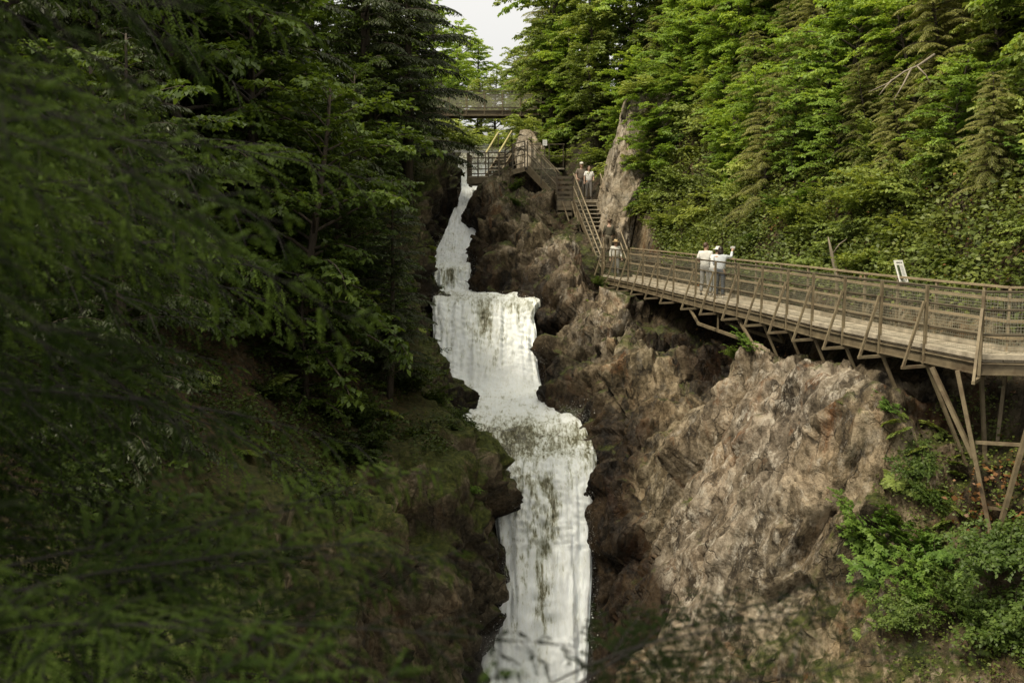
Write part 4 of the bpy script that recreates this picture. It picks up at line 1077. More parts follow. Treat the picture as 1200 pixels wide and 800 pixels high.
def broadleaf(seed, H=8, Rr=2.6, base=0.25, limbs=26, leaf=0.14, lean=(0, 0), flat=0.4, dens=1.0, top=0.55, lobes=1, rad=None, step=0.085):
    """Returns (trunk+limb MB, leaf mesh)."""
    rng = np.random.default_rng(seed); P = trunk_line(rng, H, lean); wood = MB(); LV = Leaves()
    r0 = rad or (0.018 * H + 0.03)
    wood.tube([tuple(p - np.array([0, 0, 0.5]) * (i == 0)) for i, p in enumerate(P)], [r0 * (1 - 0.82 * i / 8) for i in range(9)], 8)
    for i in range(limbs):
        t = base + (0.98 - base) * (i + rng.uniform(0, 0.8)) / limbs
        p0, _ = interp(P, [t]); p0 = p0[0]
        az = i * 2.39996 + rng.uniform(-0.4, 0.4)
        prof = math.sqrt(max(0.06, 1 - ((t - top) / (1.02 - base)) ** 2 * 1.5)) * (0.55 + 0.45 * min(1, (1.02 - t) / 0.30))
        ln = Rr * prof * rng.uniform(0.5, 1.25)
        d = np.array([math.cos(az), math.sin(az), 0.20 + 0.9 * t + rng.uniform(-.25, .25)]); d /= np.linalg.norm(d)
        pts = [p0]
        for k in range(6):
            d = d + np.array([rng.normal(0, .10), rng.normal(0, .10), -0.10 - 0.03 * k]); d /= np.linalg.norm(d)
            pts.append(pts[-1] + d * ln / 6)
        pts = np.array(pts); rl = r0 * (1 - t) * 0.45 + 0.012
        wood.tube([tuple(q) for q in pts], [rl * (1 - 0.85 * k / 6) for k in range(7)], 5, cap=False)
        ltint = rng.uniform(-0.15, 0.15)
        nt = max(5, int(ln / 0.20 * dens))
        for k in range(nt):
            s = 0.18 + 0.82 * (k + rng.random()) / nt
            q, tg = interp(pts, [s]); q = q[0]; tg = tg[0]
            side = 1 if k % 2 else -1
            td = rot_z(tg, side * rng.uniform(0.5, 1.25)); td[2] = td[2] * 0.6 + rng.normal(0.02, 0.26); td /= np.linalg.norm(td)
            tl = (0.28 + 0.36 * ln / 2.5 * (1.15 - s)) * rng.uniform(0.6, 1.2)
            for b in range(3):
                a = (0, 0.75, -0.75)[b]
                bd = rot_z(td, a); bo = q + td * tl * (0 if b == 0 else rng.uniform(0.25, 0.55)); bl = tl * (1 if b == 0 else 0.6)
                m = max(3, int(bl / step))
                x = (np.arange(m) + rng.random(m)) / m
                sg = np.where(np.arange(m) % 2, 1, -1)
                C = bo + bd * (x * bl)[:, None] + np.stack([np.zeros(m), np.zeros(m), -0.10 * bl * x ** 2], 1) + rng.normal(0, 0.015, (m, 3))
                D = rot_z(np.repeat(bd[None], m, 0), sg * rng.uniform(0.5, 1.2, m)); D[:, 2] -= rng.uniform(0.05, 0.55, m)
                N = UP + rng.normal(0, flat, (m, 3))
                L = leaf * rng.uniform(0.65, 1.2, m)
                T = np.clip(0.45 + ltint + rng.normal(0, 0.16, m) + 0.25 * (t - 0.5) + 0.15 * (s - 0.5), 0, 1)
                LV.add(C, D, N, L, L * rng.uniform(0.55, 0.75, m), T)
    return wood, LV.mesh("crown", lobes)

def conifer(seed, H=9, Rr=2.3, base=0.12, boughs=70, droop=0.30, twig=0.13, lean=(0, 0), dens=1.0, sparse=0.0, rad=None, width=0.30):
    rng = np.random.default_rng(seed); P = trunk_line(rng, H, lean, 0.015); wood = MB(); LV = Leaves()
    r0 = rad or (0.015 * H + 0.03)
    wood.tube([tuple(p - np.array([0, 0, 0.5]) * (i == 0)) for i, p in enumerate(P)], [r0 * (1 - 0.88 * i / 8) for i in range(9)], 8)
    for i in range(boughs):
        t = base + (1 - base) * ((i + rng.random()) / boughs)
        p0, _ = interp(P, [min(t, 0.995)]); p0 = p0[0]
        az = i * 2.39996 + rng.uniform(-0.5, 0.5)
        ln = Rr * ((1 - t) ** 0.55 * 0.84 + 0.17) * rng.uniform(0.55, 1.15)
        if rng.random() < sparse: ln *= 0.45
        d = np.array([math.cos(az), math.sin(az), 0.30 + 0.3 * t]); d /= np.linalg.norm(d)
        pts = [p0]
        for k in range(7):
            d = d + np.array([rng.normal(0, .06), rng.normal(0, .06), -droop * (0.5 + 0.12 * k) * 0.62]); d /= np.linalg.norm(d)
            pts.append(pts[-1] + d * ln / 7)
        pts = np.array(pts)
        wood.tube([tuple(q) for q in pts], [(0.008 + 0.009 * ln) * (1 - 0.85 * k / 7) for k in range(8)], 4, cap=False)
        bt = rng.uniform(-0.18, 0.18)
        ns = max(6, int(ln / 0.085 * dens))
        for k in range(ns):
            s = 0.14 + 0.86 * (k + rng.random()) / ns
            q, tg = interp(pts, [s]); q = q[0]; tg = tg[0]
            side = 1 if k % 2 else -1
            sl = (0.14 + 0.42 * ln * (1.05 - s) * 0.55) * rng.uniform(0.6, 1.15)
            sdv = rot_z(tg, side * rng.uniform(0.6, 1.05)); sdv[2] = sdv[2] * 0.7 - 0.10; sdv /= np.linalg.norm(sdv)
            m = max(4, int(sl / 0.035)); x = (np.arange(m) + rng.random(m)) / m; sg = np.where(np.arange(m) % 2, 1, -1)
            C = q + sdv * (x * sl)[:, None]; C[:, 2] -= 0.42 * sl * x ** 2
            D = rot_z(np.repeat(sdv[None], m, 0), sg * rng.uniform(0.5, 0.95, m)); D[:, 2] -= 0.25 + 0.5 * x
            N = UP + rng.normal(0, 0.30, (m, 3))
            L = twig * (1.1 - 0.5 * x) * rng.uniform(0.75, 1.2, m)
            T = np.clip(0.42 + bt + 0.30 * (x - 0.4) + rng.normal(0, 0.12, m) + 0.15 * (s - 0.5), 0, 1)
            LV.add(C, D, N, L, L * width, T)
    return wood, LV.mesh("crown", 1, 0.08)

def shrub(seed, H=1.4, Rr=1.0, stems=14, leaf=0.10, flat=0.5, lobes=1, step=0.045):
    rng = np.random.default_rng(seed); wood = MB(); LV = Leaves()
    for i in range(stems):
        az = i * 2.39996 + rng.uniform(-.5, .5); ln = H * rng.uniform(0.6, 1.15)
        d = np.array([math.cos(az) * Rr / H * rng.uniform(.2, 1.0), math.sin(az) * Rr / H * rng.uniform(.2, 1.0), 1.0]); d /= np.linalg.norm(d)
        pts = [np.array([rng.normal(0, .08), rng.normal(0, .08), -0.15])]
        for k in range(6):
            d = d + np.array([math.cos(az) * .10, math.sin(az) * .10, -0.09 - .02 * k]) + rng.normal(0, .07, 3); d /= np.linalg.norm(d)
            pts.append(pts[-1] + d * ln / 6)
        pts = np.array(pts)
        wood.tube([tuple(q) for q in pts], [0.014 * (1 - .8 * k / 6) for k in range(7)], 4, cap=False)
        st = rng.uniform(-.15, .15)
        nt = max(6, int(ln / 0.10))
        for k in range(nt):
            s = 0.2 + 0.8 * (k + rng.random()) / nt
            q, tg = interp(pts, [s]); q = q[0]
            a = rng.uniform(0, 6.28); td = np.array([math.cos(a), math.sin(a), rng.uniform(-.15, .5)]); td /= np.linalg.norm(td)
            tl = rng.uniform(0.18, 0.42) * Rr
            m = max(4, int(tl / step)); x = (np.arange(m) + rng.random(m)) / m; sg = np.where(np.arange(m) % 2, 1, -1)
            C = q + td * (x * tl)[:, None]; C[:, 2] -= 0.2 * tl * x ** 2
            D = rot_z(np.repeat(td[None], m, 0), sg * rng.uniform(.4, 1.2, m)); D[:, 2] -= rng.uniform(0, .5, m)
            N = UP + rng.normal(0, flat, (m, 3)); L = leaf * rng.uniform(.6, 1.2, m)
            LV.add(C, D, N, L, L * rng.uniform(.5, .75, m), np.clip(0.45 + st + 0.3 * (s - .5) + rng.normal(0, .15, m), 0, 1))
    return wood, LV.mesh("leaves", lobes)

def fern(seed, n=11, ln=0.7):
    rng = np.random.default_rng(seed); wood = MB(); LV = Leaves()
    for i in range(n):
        az = i * 6.283 / n + rng.uniform(-.25, .25); l = ln * rng.uniform(.7, 1.15)
        d = np.array([math.cos(az) * .8, math.sin(az) * .8, 0.9]); d /= np.linalg.norm(d); pts = [np.zeros(3)]
        for k in range(7):
            d = d + np.array([0, 0, -0.22]); d /= np.linalg.norm(d); pts.append(pts[-1] + d * l / 7)
        pts = np.array(pts); wood.tube([tuple(q) for q in pts], [.006] * 8, 3, cap=False)
        m = 34; s = (np.arange(m) // 2 + 1.5) / (m // 2 + 1.5); q, tg = interp(pts, s); sg = np.where(np.arange(m) % 2, 1, -1)
        D = rot_z(tg, sg * 1.25); D[:, 2] -= .1
        L = l * 0.30 * np.sin(np.clip(s * .92 + .1, 0, 1) * math.pi) ** .8 + .02
        LV.add(q, D, UP + rng.normal(0, .12, (m, 3)), L, L * .28 + .008, np.clip(.55 + rng.normal(0, .1, m), 0, 1))
    return wood, LV.mesh("fronds", 1, 0.02)

PROTO = {}
def plant_proto(key, gen, leafmat, wood_name="trunk", leaf_name="crown"):
    w, lm = gen
    off = bpy.data.meshes.new(wood_name); off.from_pydata(w.v, [], w.f); off.update()
    off.polygons.foreach_set("use_smooth", [True] * len(off.polygons))
    off.materials.append(M["bark"]); lm.materials.append(M[leafmat]); lm.name = leaf_name
    PROTO[key] = (off, lm, wood_name, leaf_name)
def plant(name, key, loc, label, cat, group=None, rz=0.0, s=1.0, tilt=(0.0, 0.0), sz=1.0):
    e = empty(name, loc, label, cat, group)
    e.rotation_euler = (tilt[0], tilt[1], rz); e.scale = (s, s, s * sz)
    w, l, wn, ln = PROTO[key]
    for me, nm in ((w, wn), (l, ln)):
        o = bpy.data.objects.new(nm, me); COL.objects.link(o); o.parent = e
    return e

for k in range(3):
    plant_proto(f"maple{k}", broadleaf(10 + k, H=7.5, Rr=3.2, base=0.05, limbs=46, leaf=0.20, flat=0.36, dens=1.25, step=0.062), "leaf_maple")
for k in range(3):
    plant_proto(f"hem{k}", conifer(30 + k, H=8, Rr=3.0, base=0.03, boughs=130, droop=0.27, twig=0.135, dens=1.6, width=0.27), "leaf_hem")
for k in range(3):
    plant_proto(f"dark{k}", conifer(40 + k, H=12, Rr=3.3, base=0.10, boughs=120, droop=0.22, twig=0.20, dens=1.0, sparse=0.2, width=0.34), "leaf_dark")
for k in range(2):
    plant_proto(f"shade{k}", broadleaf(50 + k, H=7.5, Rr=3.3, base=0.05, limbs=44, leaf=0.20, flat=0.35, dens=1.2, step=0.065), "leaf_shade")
plant_proto("tall0", broadleaf(61, H=14, Rr=4.0, base=0.22, limbs=60, leaf=0.27, flat=0.5, step=0.085, dens=1.1), "leaf_maple")
plant_proto("tall1", broadleaf(62, H=13, Rr=3.8, base=0.12, limbs=60, leaf=0.26, flat=0.5, step=0.085, dens=1.1), "leaf_bush")
plant_proto("near0", broadleaf(66, H=7.5, Rr=2.8, base=0.25, limbs=30, leaf=0.17, flat=0.35, lobes=3, dens=1.0, step=0.085), "leaf_maple")
for k in range(3):
    plant_proto(f"bush{k}", shrub(70 + k, H=1.7, Rr=1.35, stems=26, leaf=0.13, step=0.036), "leaf_bush", "stems", "leaves")
for k in range(3):
    plant_proto(f"lowbush{k}", shrub(90 + k, H=1.6, Rr=1.35, stems=26, leaf=0.12, step=0.038, flat=0.6), "leaf_low", "stems", "leaves")
plant_proto("sapling0", shrub(75, H=1.3, Rr=1.2, stems=20, leaf=0.15, flat=0.32, lobes=3, step=0.05), "leaf_sap", "stems", "leaves")
plant_proto("sapling1", shrub(76, H=1.1, Rr=1.0, stems=17, leaf=0.13, flat=0.32, lobes=3, step=0.045), "leaf_sap", "stems", "leaves")
for k in range(2):
    plant_proto(f"fern{k}", fern(80 + k, n=14), "leaf_bush", "stalks", "fronds")
for k in range(2):
    plant_proto(f"shadebush{k}", shrub(85 + k, H=1.5, Rr=1.3, stems=24, leaf=0.13, step=0.04), "leaf_deep", "stems", "leaves")
print("LEAVES", {k: len(v[1].polygons) for k, v in PROTO.items()})

prng = random.Random(11)
def px_of(p):
    c = Vector((p[0], p[1] * CP - p[2] * SP, p[1] * SP + p[2] * CP))
    return 600 + F * c.x / c.y, 400 - F * c.z / c.y
foot_y = sorted(RIGHT); foot_x = [RIGHT[y][5][0] for y in foot_y]
def region(p):
    px, py = px_of(p)
    hi = "high" if py < 130 else "low"
    if px < 690: return f"{hi} on the bank behind the stairs and the lookout"
    if px < 790: return f"{hi} on the slope around the pale rock outcrop"
    if px < 900: return f"{hi} on the slope above the couple on the walkway"
    if px < 1040: return f"{hi} on the slope between the couple and the information board"
    return f"{hi} on the slope to the right of the information board"
LOOK = {"maple": ("bright green layered maple", "maple tree", "maple_tree", "maples"),
        "hem": ("olive feathery hemlock", "hemlock", "hemlock_tree", "hemlocks"),
        "tall": ("tall pale leafy tree", "tree", "leafy_tree", "leafy trees"),
        "bush": ("small leaved green shrub", "shrub", "shrub", "shrubs"),
        "sapling": ("bright maple sapling", "sapling", "maple_sapling", "saplings"),
        "fern": ("green fern tuft", "fern", "fern", "ferns"),
        "shade": ("shaded leafy tree", "tree", "leafy_tree", "shaded leafy trees"),
        "dark": ("dark ragged pine", "pine tree", "pine_tree", "dark pines"),
        "lowbush": ("small leaved green shrub", "shrub", "shrub", "shrubs"),
        "shadebush": ("deep green shrub", "shrub", "shrub", "deep green shrubs")}
def put(key, loc, where=None, **kw):
    kind = key.rstrip("0123456789"); look, cat, name, plural = LOOK[kind]
    where = where or region(loc + Vector((0, 0, 3 if kind in ("maple", "hem", "tall") else 0.6)))
    return plant(name, key, loc, f"{look} {where}", cat, f"{plural} {where}", rz=kw.pop("rz", prng.uniform(0, 6.28)), **kw)

# --- right slope: a close wood
placed = []
def free(p, d):
    for q, e in placed:
        if (p - q).length < (d + e) / 2: return False
    placed.append((p, d)); return True
tries = 0; nput = 0
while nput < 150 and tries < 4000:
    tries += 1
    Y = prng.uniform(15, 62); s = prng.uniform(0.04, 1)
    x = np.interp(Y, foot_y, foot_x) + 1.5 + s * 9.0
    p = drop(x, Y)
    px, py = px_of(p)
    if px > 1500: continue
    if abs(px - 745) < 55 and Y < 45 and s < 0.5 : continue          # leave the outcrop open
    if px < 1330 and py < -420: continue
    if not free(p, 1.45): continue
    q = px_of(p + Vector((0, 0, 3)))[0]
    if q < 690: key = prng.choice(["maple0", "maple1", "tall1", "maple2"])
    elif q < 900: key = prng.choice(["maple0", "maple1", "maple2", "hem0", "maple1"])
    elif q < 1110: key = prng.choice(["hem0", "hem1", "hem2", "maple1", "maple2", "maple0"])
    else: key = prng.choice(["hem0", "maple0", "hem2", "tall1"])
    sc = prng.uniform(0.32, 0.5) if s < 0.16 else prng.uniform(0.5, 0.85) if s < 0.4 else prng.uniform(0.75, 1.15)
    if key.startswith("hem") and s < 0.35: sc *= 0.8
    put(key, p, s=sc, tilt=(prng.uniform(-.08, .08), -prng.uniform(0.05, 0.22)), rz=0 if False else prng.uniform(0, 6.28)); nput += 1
# shrubs and ferns along the foot of the slope
nput = 0; tries = 0; placed2 = []
while nput < 175 and tries < 4000:
    tries += 1
    Y = prng.uniform(15.5, 54); s = prng.random()
    x = np.interp(Y, foot_y, foot_x) + 0.75 + s * 5.5
    p = drop(x, Y); px, py = px_of(p)
    if px > 1260: continue
    if any((p - q).length < 0.7 for q in placed2): continue
    placed2.append(p)
    key = prng.choice(["bush0", "bush1", "bush2", "fern0", "fern1", "bush1", "sapling1"])
    sc = prng.uniform(0.6, 1.1) if s > 0.15 else prng.uniform(0.5, 0.8)
    if key.startswith("fern"): sc = prng.uniform(0.9, 1.5)
    put(key, p + Vector((0, 0, -0.05)), s=sc, tilt=(0, -0.35)); nput += 1
# leafy tree whose boughs hang in at the top right corner
p = drop(12.6, 15.2); plant("leafy_tree", "near0", p, "large leaved light green tree hanging in at the top right corner", "tree", rz=1.0, s=1.05, tilt=(0, -0.2))
p = drop(11.4, 17.6); plant("leafy_tree", "near0", p, "large leaved tree just behind the one in the top right corner", "tree", rz=3.0, s=0.9, tilt=(0, -0.2))
# small hemlock with a bare trunk near the middle of the slope
p = drop(8.9, 35.5); plant("hemlock_tree", "hem1", p, "small thin hemlock with a bare trunk just above the walkway left of the couple", "hemlock", rz=2.0, s=0.52, tilt=(0, -0.05), sz=1.2)
# dead branch
dbp = at(1010, 95, 22.0); db = empty("dead_branch", dbp, "bleached bare dead branch sticking out of the hemlocks above the information board", "branch")
mb = MB()
mb.tube([at(1095, 64, 22.6), at(1076, 77, 22.4), at(1060, 84, 22.2), at(1040, 98, 22.0), at(1018, 108, 21.8)], [0.028, 0.025, 0.02, 0.014, 0.006], 6); mb.tube([at(1068, 80, 22.3), at(1058, 100, 22.0), at(1048, 116, 21.8)], [0.025, 0.018, 0.008], 5)
mb.tube([at(1045, 94, 22.0), at(1036, 104, 21.9), at(1030, 112, 21.8)], [0.02, 0.012, 0.006], 5); mb.tube([at(1075, 78, 22.3), at(1085, 88, 22.1), at(1090, 98, 22.0)], [0.018, 0.012, 0.006], 5)
mb.build("twigs", M["deadwood"], db, smooth=True)

# --- plants on the near cliff below the bend of the walkway
def spot(px, py, key, label, s=1.0, tilt=-0.5, name=None, cat=None, group=None):
    h, n = sight(px, py)
    if h is None or h.y > 70: return
    kind = key.rstrip("0123456789")
    plant(name or LOOK[kind][2], key, h - Vector((0, 0, 0.05)), label, cat or LOOK[kind][1], group, rz=prng.uniform(0, 6.28), s=s, tilt=(0.25, tilt))
for px, py, k, sc in ((1015, 640, "sapling0", .6), (1065, 640, "sapling0", .7), (1050, 620, "sapling1", .6), (1095, 660, "sapling0", .65), (1030, 690, "sapling1", .55), (1075, 705, "sapling0", .6), (1100, 625, "sapling1", .5)):
    spot(px, py, k, "bright green maple sapling within the large leafy clump on the near cliff", sc, group="saplings massed in the large leafy clump on the near cliff")
spot(1035, 655, "sapling0", "bright green maple sapling, the largest leafy clump on the near cliff", 0.85)
spot(1085, 690, "sapling1", "bright green maple sapling just right of the largest clump on the near cliff", 0.75)
spot(1000, 610, "sapling1", "bright green maple sprig on the upper left of the leafy clump on the near cliff", 0.6)
spot(1060, 720, "lowbush0", "round small leaved shrub below the maple saplings on the near cliff", 0.5)
spot(1125, 715, "lowbush1", "round dark green shrub low on the near cliff under the trestle foot", 0.62)
spot(1185, 650, "lowbush2", "leafy shrub at the right edge beside the trestle foot", 0.7)
spot(1195, 740, "lowbush0", "leafy shrub in the bottom right corner", 0.7)
spot(1055, 505, "fern0", "left one of the upper pair of fern tufts under the walkway bend", 0.50)
spot(1092, 500, "fern1", "right one of the upper pair of fern tufts under the walkway bend", 0.55)
spot(1050, 560, "fern1", "fern tuft just above the bright maple saplings", 0.50)
spot(1085, 580, "lowbush2", "low shrub between the ferns and the maple saplings", 0.4)
spot(1110, 610, "fern0", "fern tuft left of the trestle foot", 0.44)
spot(1038, 475, "sapling1", "small leafy sprig at the top right of the pale slab", 0.32)
spot(1075, 545, "lowbush1", "low shrub under the upper pair of ferns", 0.4)
spot(985, 470, "fern0", "small tuft growing on the pale slab", 0.17)
spot(1120, 555, "fern1", "fern tuft behind the left leg of the trestle", 0.39)
spot(1010, 740, "fern1", "fern tuft in the mossy crack at the bottom of the near cliff", 0.33)
spot(875, 405, "sapling1", "leafy sprig hanging under the walkway at the top of the dark hollow", 0.5)
spot(862, 418, "lowbush2", "small shrub in the dark hollow under the walkway", 0.35)
spot(700, 335, "lowbush1", "low green shrub under the far end of the walkway", 0.35)
spot(690, 352, "fern0", "fern tuft under the far end of the walkway", 0.33)
for i in range(16):
    spot(prng.randint(1035, 1130), prng.randint(480, 600), "fern%d" % (i % 2), "small fern tuft among the moss on the near cliff left of the trestle", prng.uniform(.3, .5), group="small fern tufts on the near cliff")
for i in range(10):
    spot(prng.randint(1120, 1198), prng.randint(590, 790), prng.choice(["lowbush0", "lowbush1", "sapling1"]), "small leafy clump in the tangle at the lower right edge", prng.uniform(.25, .45), name="shrub", cat="shrub", group="small leafy clumps at the lower right")
spot(603, 222, "lowbush0", "small shrub on the rock under the ramp", 0.5)
spot(604, 240, "lowbush2", "small shrub hanging on the dark rock face below the ramp", 0.4)

# --- left bank
nput = 0; tries = 0; placedL = []
lw_y = sorted(LEFT); lw_x = [LEFT[y][3][0] for y in lw_y]
def lregion(p):
    px, py = px_of(p)
    if px < 200: return "on the far left of the shaded bank"
    if px < 400: return "on the shaded left bank behind the hanging boughs"
    if py < 140: return "high on the left bank beside the sky gap"
    return "on the left bank beside the upper falls"
while nput < 62 and tries < 4000:
    tries += 1
    Y = prng.uniform(13, 66); s = prng.random() ** 0.9
    x = np.interp(Y, lw_y, lw_x) - 1.9 - s * 12
    p = drop(x, Y); px, py = px_of(p)
    if px < -260: continue
    if any((p - q).length < 2.3 for q in placedL): continue
    placedL.append(p)
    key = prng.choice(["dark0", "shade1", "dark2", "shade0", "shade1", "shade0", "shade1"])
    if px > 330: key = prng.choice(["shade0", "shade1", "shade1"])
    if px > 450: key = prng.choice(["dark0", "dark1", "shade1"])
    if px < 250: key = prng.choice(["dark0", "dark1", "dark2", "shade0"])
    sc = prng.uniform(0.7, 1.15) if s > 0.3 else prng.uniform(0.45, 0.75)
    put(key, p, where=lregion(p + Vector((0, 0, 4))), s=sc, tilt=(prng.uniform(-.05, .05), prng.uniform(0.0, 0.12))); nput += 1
nput = 0; tries = 0; placedL2 = []
def lregion2(p):
    px, py = px_of(p)
    if px > 430 and py < 330: return "on the left bank beside the upper fall"
    if px > 400: return "on the mossy left cliff beside the middle fall"
    if px > 200: return "under the trees of the left bank"
    return "low on the far left of the shaded bank"
while nput < 95 and tries < 4000:
    tries += 1
    Y = prng.uniform(12, 56); s = prng.random() ** 1.3
    x = np.interp(Y, lw_y, lw_x) - 0.5 - s * 7.0
    p = drop(x, Y); px, py = px_of(p)
    if px < -80 or py > 900: continue
    if any((p - q).length < 0.8 for q in placedL2): continue
    placedL2.append(p)
    key = prng.choice(["shadebush0", "shadebush1", "fern0", "fern1", "shadebush0"])
    sc = prng.uniform(0.5, 1.1) * (1.1 if key.startswith("fern") else 0.9)
    if s < 0.15: sc *= 0.5
    put(key, p - Vector((0, 0, .05)), where=lregion2(p), s=sc, tilt=(0, 0.3)); nput += 1
for i in range(26):
    Y = prng.uniform(26, 47); x = np.interp(Y, lw_y, lw_x) + prng.uniform(-1.4, 0.5); p = drop(x, Y)
    put(prng.choice(["fern0", "fern1", "shadebush0", "sapling1"]), p - Vector((0, 0, .05)), where="clinging to the left rock wall beside the falls", s=prng.uniform(.3, .6), tilt=(0, .5))
# leafy maple lit at the top, and the tall pines that frame the sky
plant("leafy_tree", "shade0", drop(-5.6, 25.5), "leafy maple with sunlit green sprays on the left bank between the dark pines", "tree", rz=0.6, s=1.0, tilt=(0, 0.15))
plant("leafy_tree", "shade1", drop(-4.9, 33.0), "low leafy tree spreading over the cliff left of the middle fall", "tree", rz=2.6, s=0.55, tilt=(0, 0.25))
plant("pine_tree", "dark1", drop(-4.9, 47.5), "tall dark pine with a bare lower trunk just left of the sky gap", "pine tree", rz=0.5, s=1.25)
plant("pine_tree", "dark0", drop(-6.2, 43.0), "tall dark pine, second to the left of the sky gap", "pine tree", rz=1.5, s=1.3)
plant("pine_tree", "dark2", drop(-5.6, 56.0), "dark pine standing at the left end of the footbridge", "pine tree", rz=3.0, s=0.95)
for i, (x, y, key, s) in enumerate(((4.5, 52.6, "tall1", 0.42), (5.5, 50.6, "maple1", 0.62), (5.0, 54.5, "tall1", 0.55), (3.9, 57.0, "maple0", 0.8), (6.6, 53.4, "tall1", 0.6), (6.2, 56.5, "maple2", 1.0), (4.6, 50.9, "bush1", 1.0), (5.2, 49.4, "bush2", 0.9), (5.6, 48.2, "bush0", 0.7))):
    put(key, drop(x, y), where="in the bright thicket behind the heads of the stair", s=s, tilt=(0.1, -0.15))
# far end of the gorge and both sides of the sky gap
for x, y, key, s, lab in ((2.4, 58.5, "tall1", 0.8, "leafy tree standing at the right end of the footbridge"), (3.8, 66, "tall0", 1.05, "tall leafy tree just right of the sky gap beyond the footbridge"),
                          (1.9, 60.0, "tall1", 0.5, "leafy tree half hiding the right end of the footbridge"), (1.6, 57.0, "bush0", 1.6, "round shrub hiding the right end of the footbridge"), (3.2, 56.0, "maple1", 0.75, "bushy maple above the small white sign"),
                          (5.5, 60.0, "tall0", 1.0, "tall leafy tree behind the bushy maple near the small white sign"), (2.6, 74, "hem0", 1.25, "ragged hemlock right of the sky gap beyond the footbridge")):
    kind = key.rstrip("0123456789"); plant(LOOK[kind][2], key, drop(x, y), lab, LOOK[kind][1], rz=prng.uniform(0, 6), s=s)
for i, (x, y, key, s) in enumerate(((6.2, 44.3, "bush0", 0.6), (6.5, 43.4, "bush1", 0.6), (6.8, 42.5, "bush2", 0.7), (6.1, 45.3, "fern0", 1.0), (6.7, 44.2, "fern1", 1.2), (7.2, 43.6, "bush1", 0.9))):
    put(key, drop(x, y), where="beside the foot of the steep stair", s=s, tilt=(0, -.3))
for x, y, key, s in ((-4.5, 82, "tall0", 0.5), (-1.5, 92, "tall1", 0.62), (-7, 88, "tall0", 0.75), (1.5, 88, "tall0", 0.55), (-3.2, 104, "tall0", 0.7), (4.5, 96, "tall1", 0.9), (-10, 80, "tall1", 0.9),
                     (0.6, 80, "tall1", 0.45), (-2.6, 78, "tall1", 0.4), (-5.2, 76, "maple0", 0.7), (2.6, 82, "maple1", 0.9), (-8, 96, "tall1", 0.9), (0.5, 110, "tall1", 0.7), (-6, 112, "tall0", 0.8), (-0.5, 76, "bush1", 1.6), (-3.4, 72, "bush0", 1.5), (-5.6, 70, "bush2", 1.6), (1.6, 72, "bush2", 1.7)):
    kind = key.rstrip("0123456789")
    put(key, drop(x, y), where="in the pale wood seen through and beyond the footbridge", s=s)

# broken pale snag and a fallen log on the slope
h0 = drop(*[(a.x + 0.9, a.y) for a in INN if True][INN.index(min(INN, key=lambda q: abs(600 + q.x / q.y * F - 950)))])
sg_ = empty("snag", h0, "short broken pale snag standing between the couple and the information board", "snag")
mb = MB(); mb.tube([h0 + Vector((0, 0, -.3)), h0 + Vector((-.08, 0, .5)), h0 + Vector((-.26, 0, 1.1)), h0 + Vector((-.38, .02, 1.6))], [.09, .08, .05, .015], 8); mb.build("trunk", M["deadwood"], sg_, smooth=True)
mb = MB(); mb.tube([h0 + Vector((-.26, 0, 1.1)), h0 + Vector((-.1, -.1, 1.4)), h0 + Vector((.08, -.15, 1.55))], [.03, .02, .008], 5); mb.build("limb", M["deadwood"], sg_, smooth=True)
for i, (x, y, az, ln) in enumerate(((10.6, 27.0, 1.2, 3.2), (11.8, 22.5, 0.7, 2.6), (10.4, 33.0, 1.7, 3.6))):
    p = drop(x, y); q = drop(x + ln * math.cos(az) * .5, y + ln * math.sin(az)); o = empty("fallen_log", p, ("thin fallen log lying on the slope above the couple", "thin fallen log lying on the slope behind the information board", "long fallen log lying on the slope left of the couple")[i], "log")
    mb = MB(); mb.tube([p + Vector((0, 0, .1)), p.lerp(q, .5) + Vector((0, 0, .2)), q + Vector((0, 0, .15))], [.10, .08, .05], 7); mb.build("trunk", M["bark"], o, smooth=True)
    mb = MB(); mb.tube([p.lerp(q, .6) + Vector((0, 0, .2)), p.lerp(q, .7) + Vector((-.3, -.1, .7))], [.03, .01], 5); mb.build("limb", M["bark"], o, smooth=True)

# --- ground cover: nobody could count it
def ground_cover(name, label, mat, seed, n, fx, leaf, per, spread, lay=0.5, lift=0.10):
    rng = np.random.default_rng(seed); LV = Leaves(); got = 0; t = 0
    while got < n and t < n * 6:
        t += 1
        pt = fx(rng)
        if pt is None: continue
        h = TERR.ray_cast(Vector(pt), Vector((0, 0, -1)))
        if h[0] is None: continue
        got += 1; c = np.array(h[0]); nn = np.array(h[1])
        m = per; C = c + rng.normal(0, spread, (m, 3)) * np.array([1, 1, 0.7]) + nn * rng.uniform(0, lift, (m, 1))
        D = rng.normal(0, 1, (m, 3)); D[:, 2] = D[:, 2] * 0.3 + (0.2 if lift > 0.05 else -0.1); N = nn + UP * 0.6 + rng.normal(0, lay, (m, 3))
        L = leaf * rng.uniform(.5, 1.25, m)
        LV.add(C, D, N, L, L * rng.uniform(.45, .8, m), np.clip(rng.normal(0.42, 0.1) + rng.normal(0, .16, m), 0, 1))
    me = LV.mesh(name); o = link_mesh(name, me, M[mat]); tag(o, label, "ground cover", kind="stuff"); return o
def fr(rng):
    Y = rng.uniform(14.5, 56); return (np.interp(Y, foot_y, foot_x) + 0.35 + rng.random() ** 1.3 * 9, Y, 60)
ground_cover("undergrowth", "low green undergrowth covering the slope above the walkway", "leaf_ground", 5, 14000, fr, 0.14, 20, 0.22, lift=0.28)
def fl_(rng):
    Y = rng.uniform(12, 58); x = np.interp(Y, lw_y, lw_x) - 0.6 - rng.random() ** 1.2 * 9
    if noise.noise(Vector((x * .5, Y * .5, 2.0))) < -0.12: return None
    return (x, Y, 60)
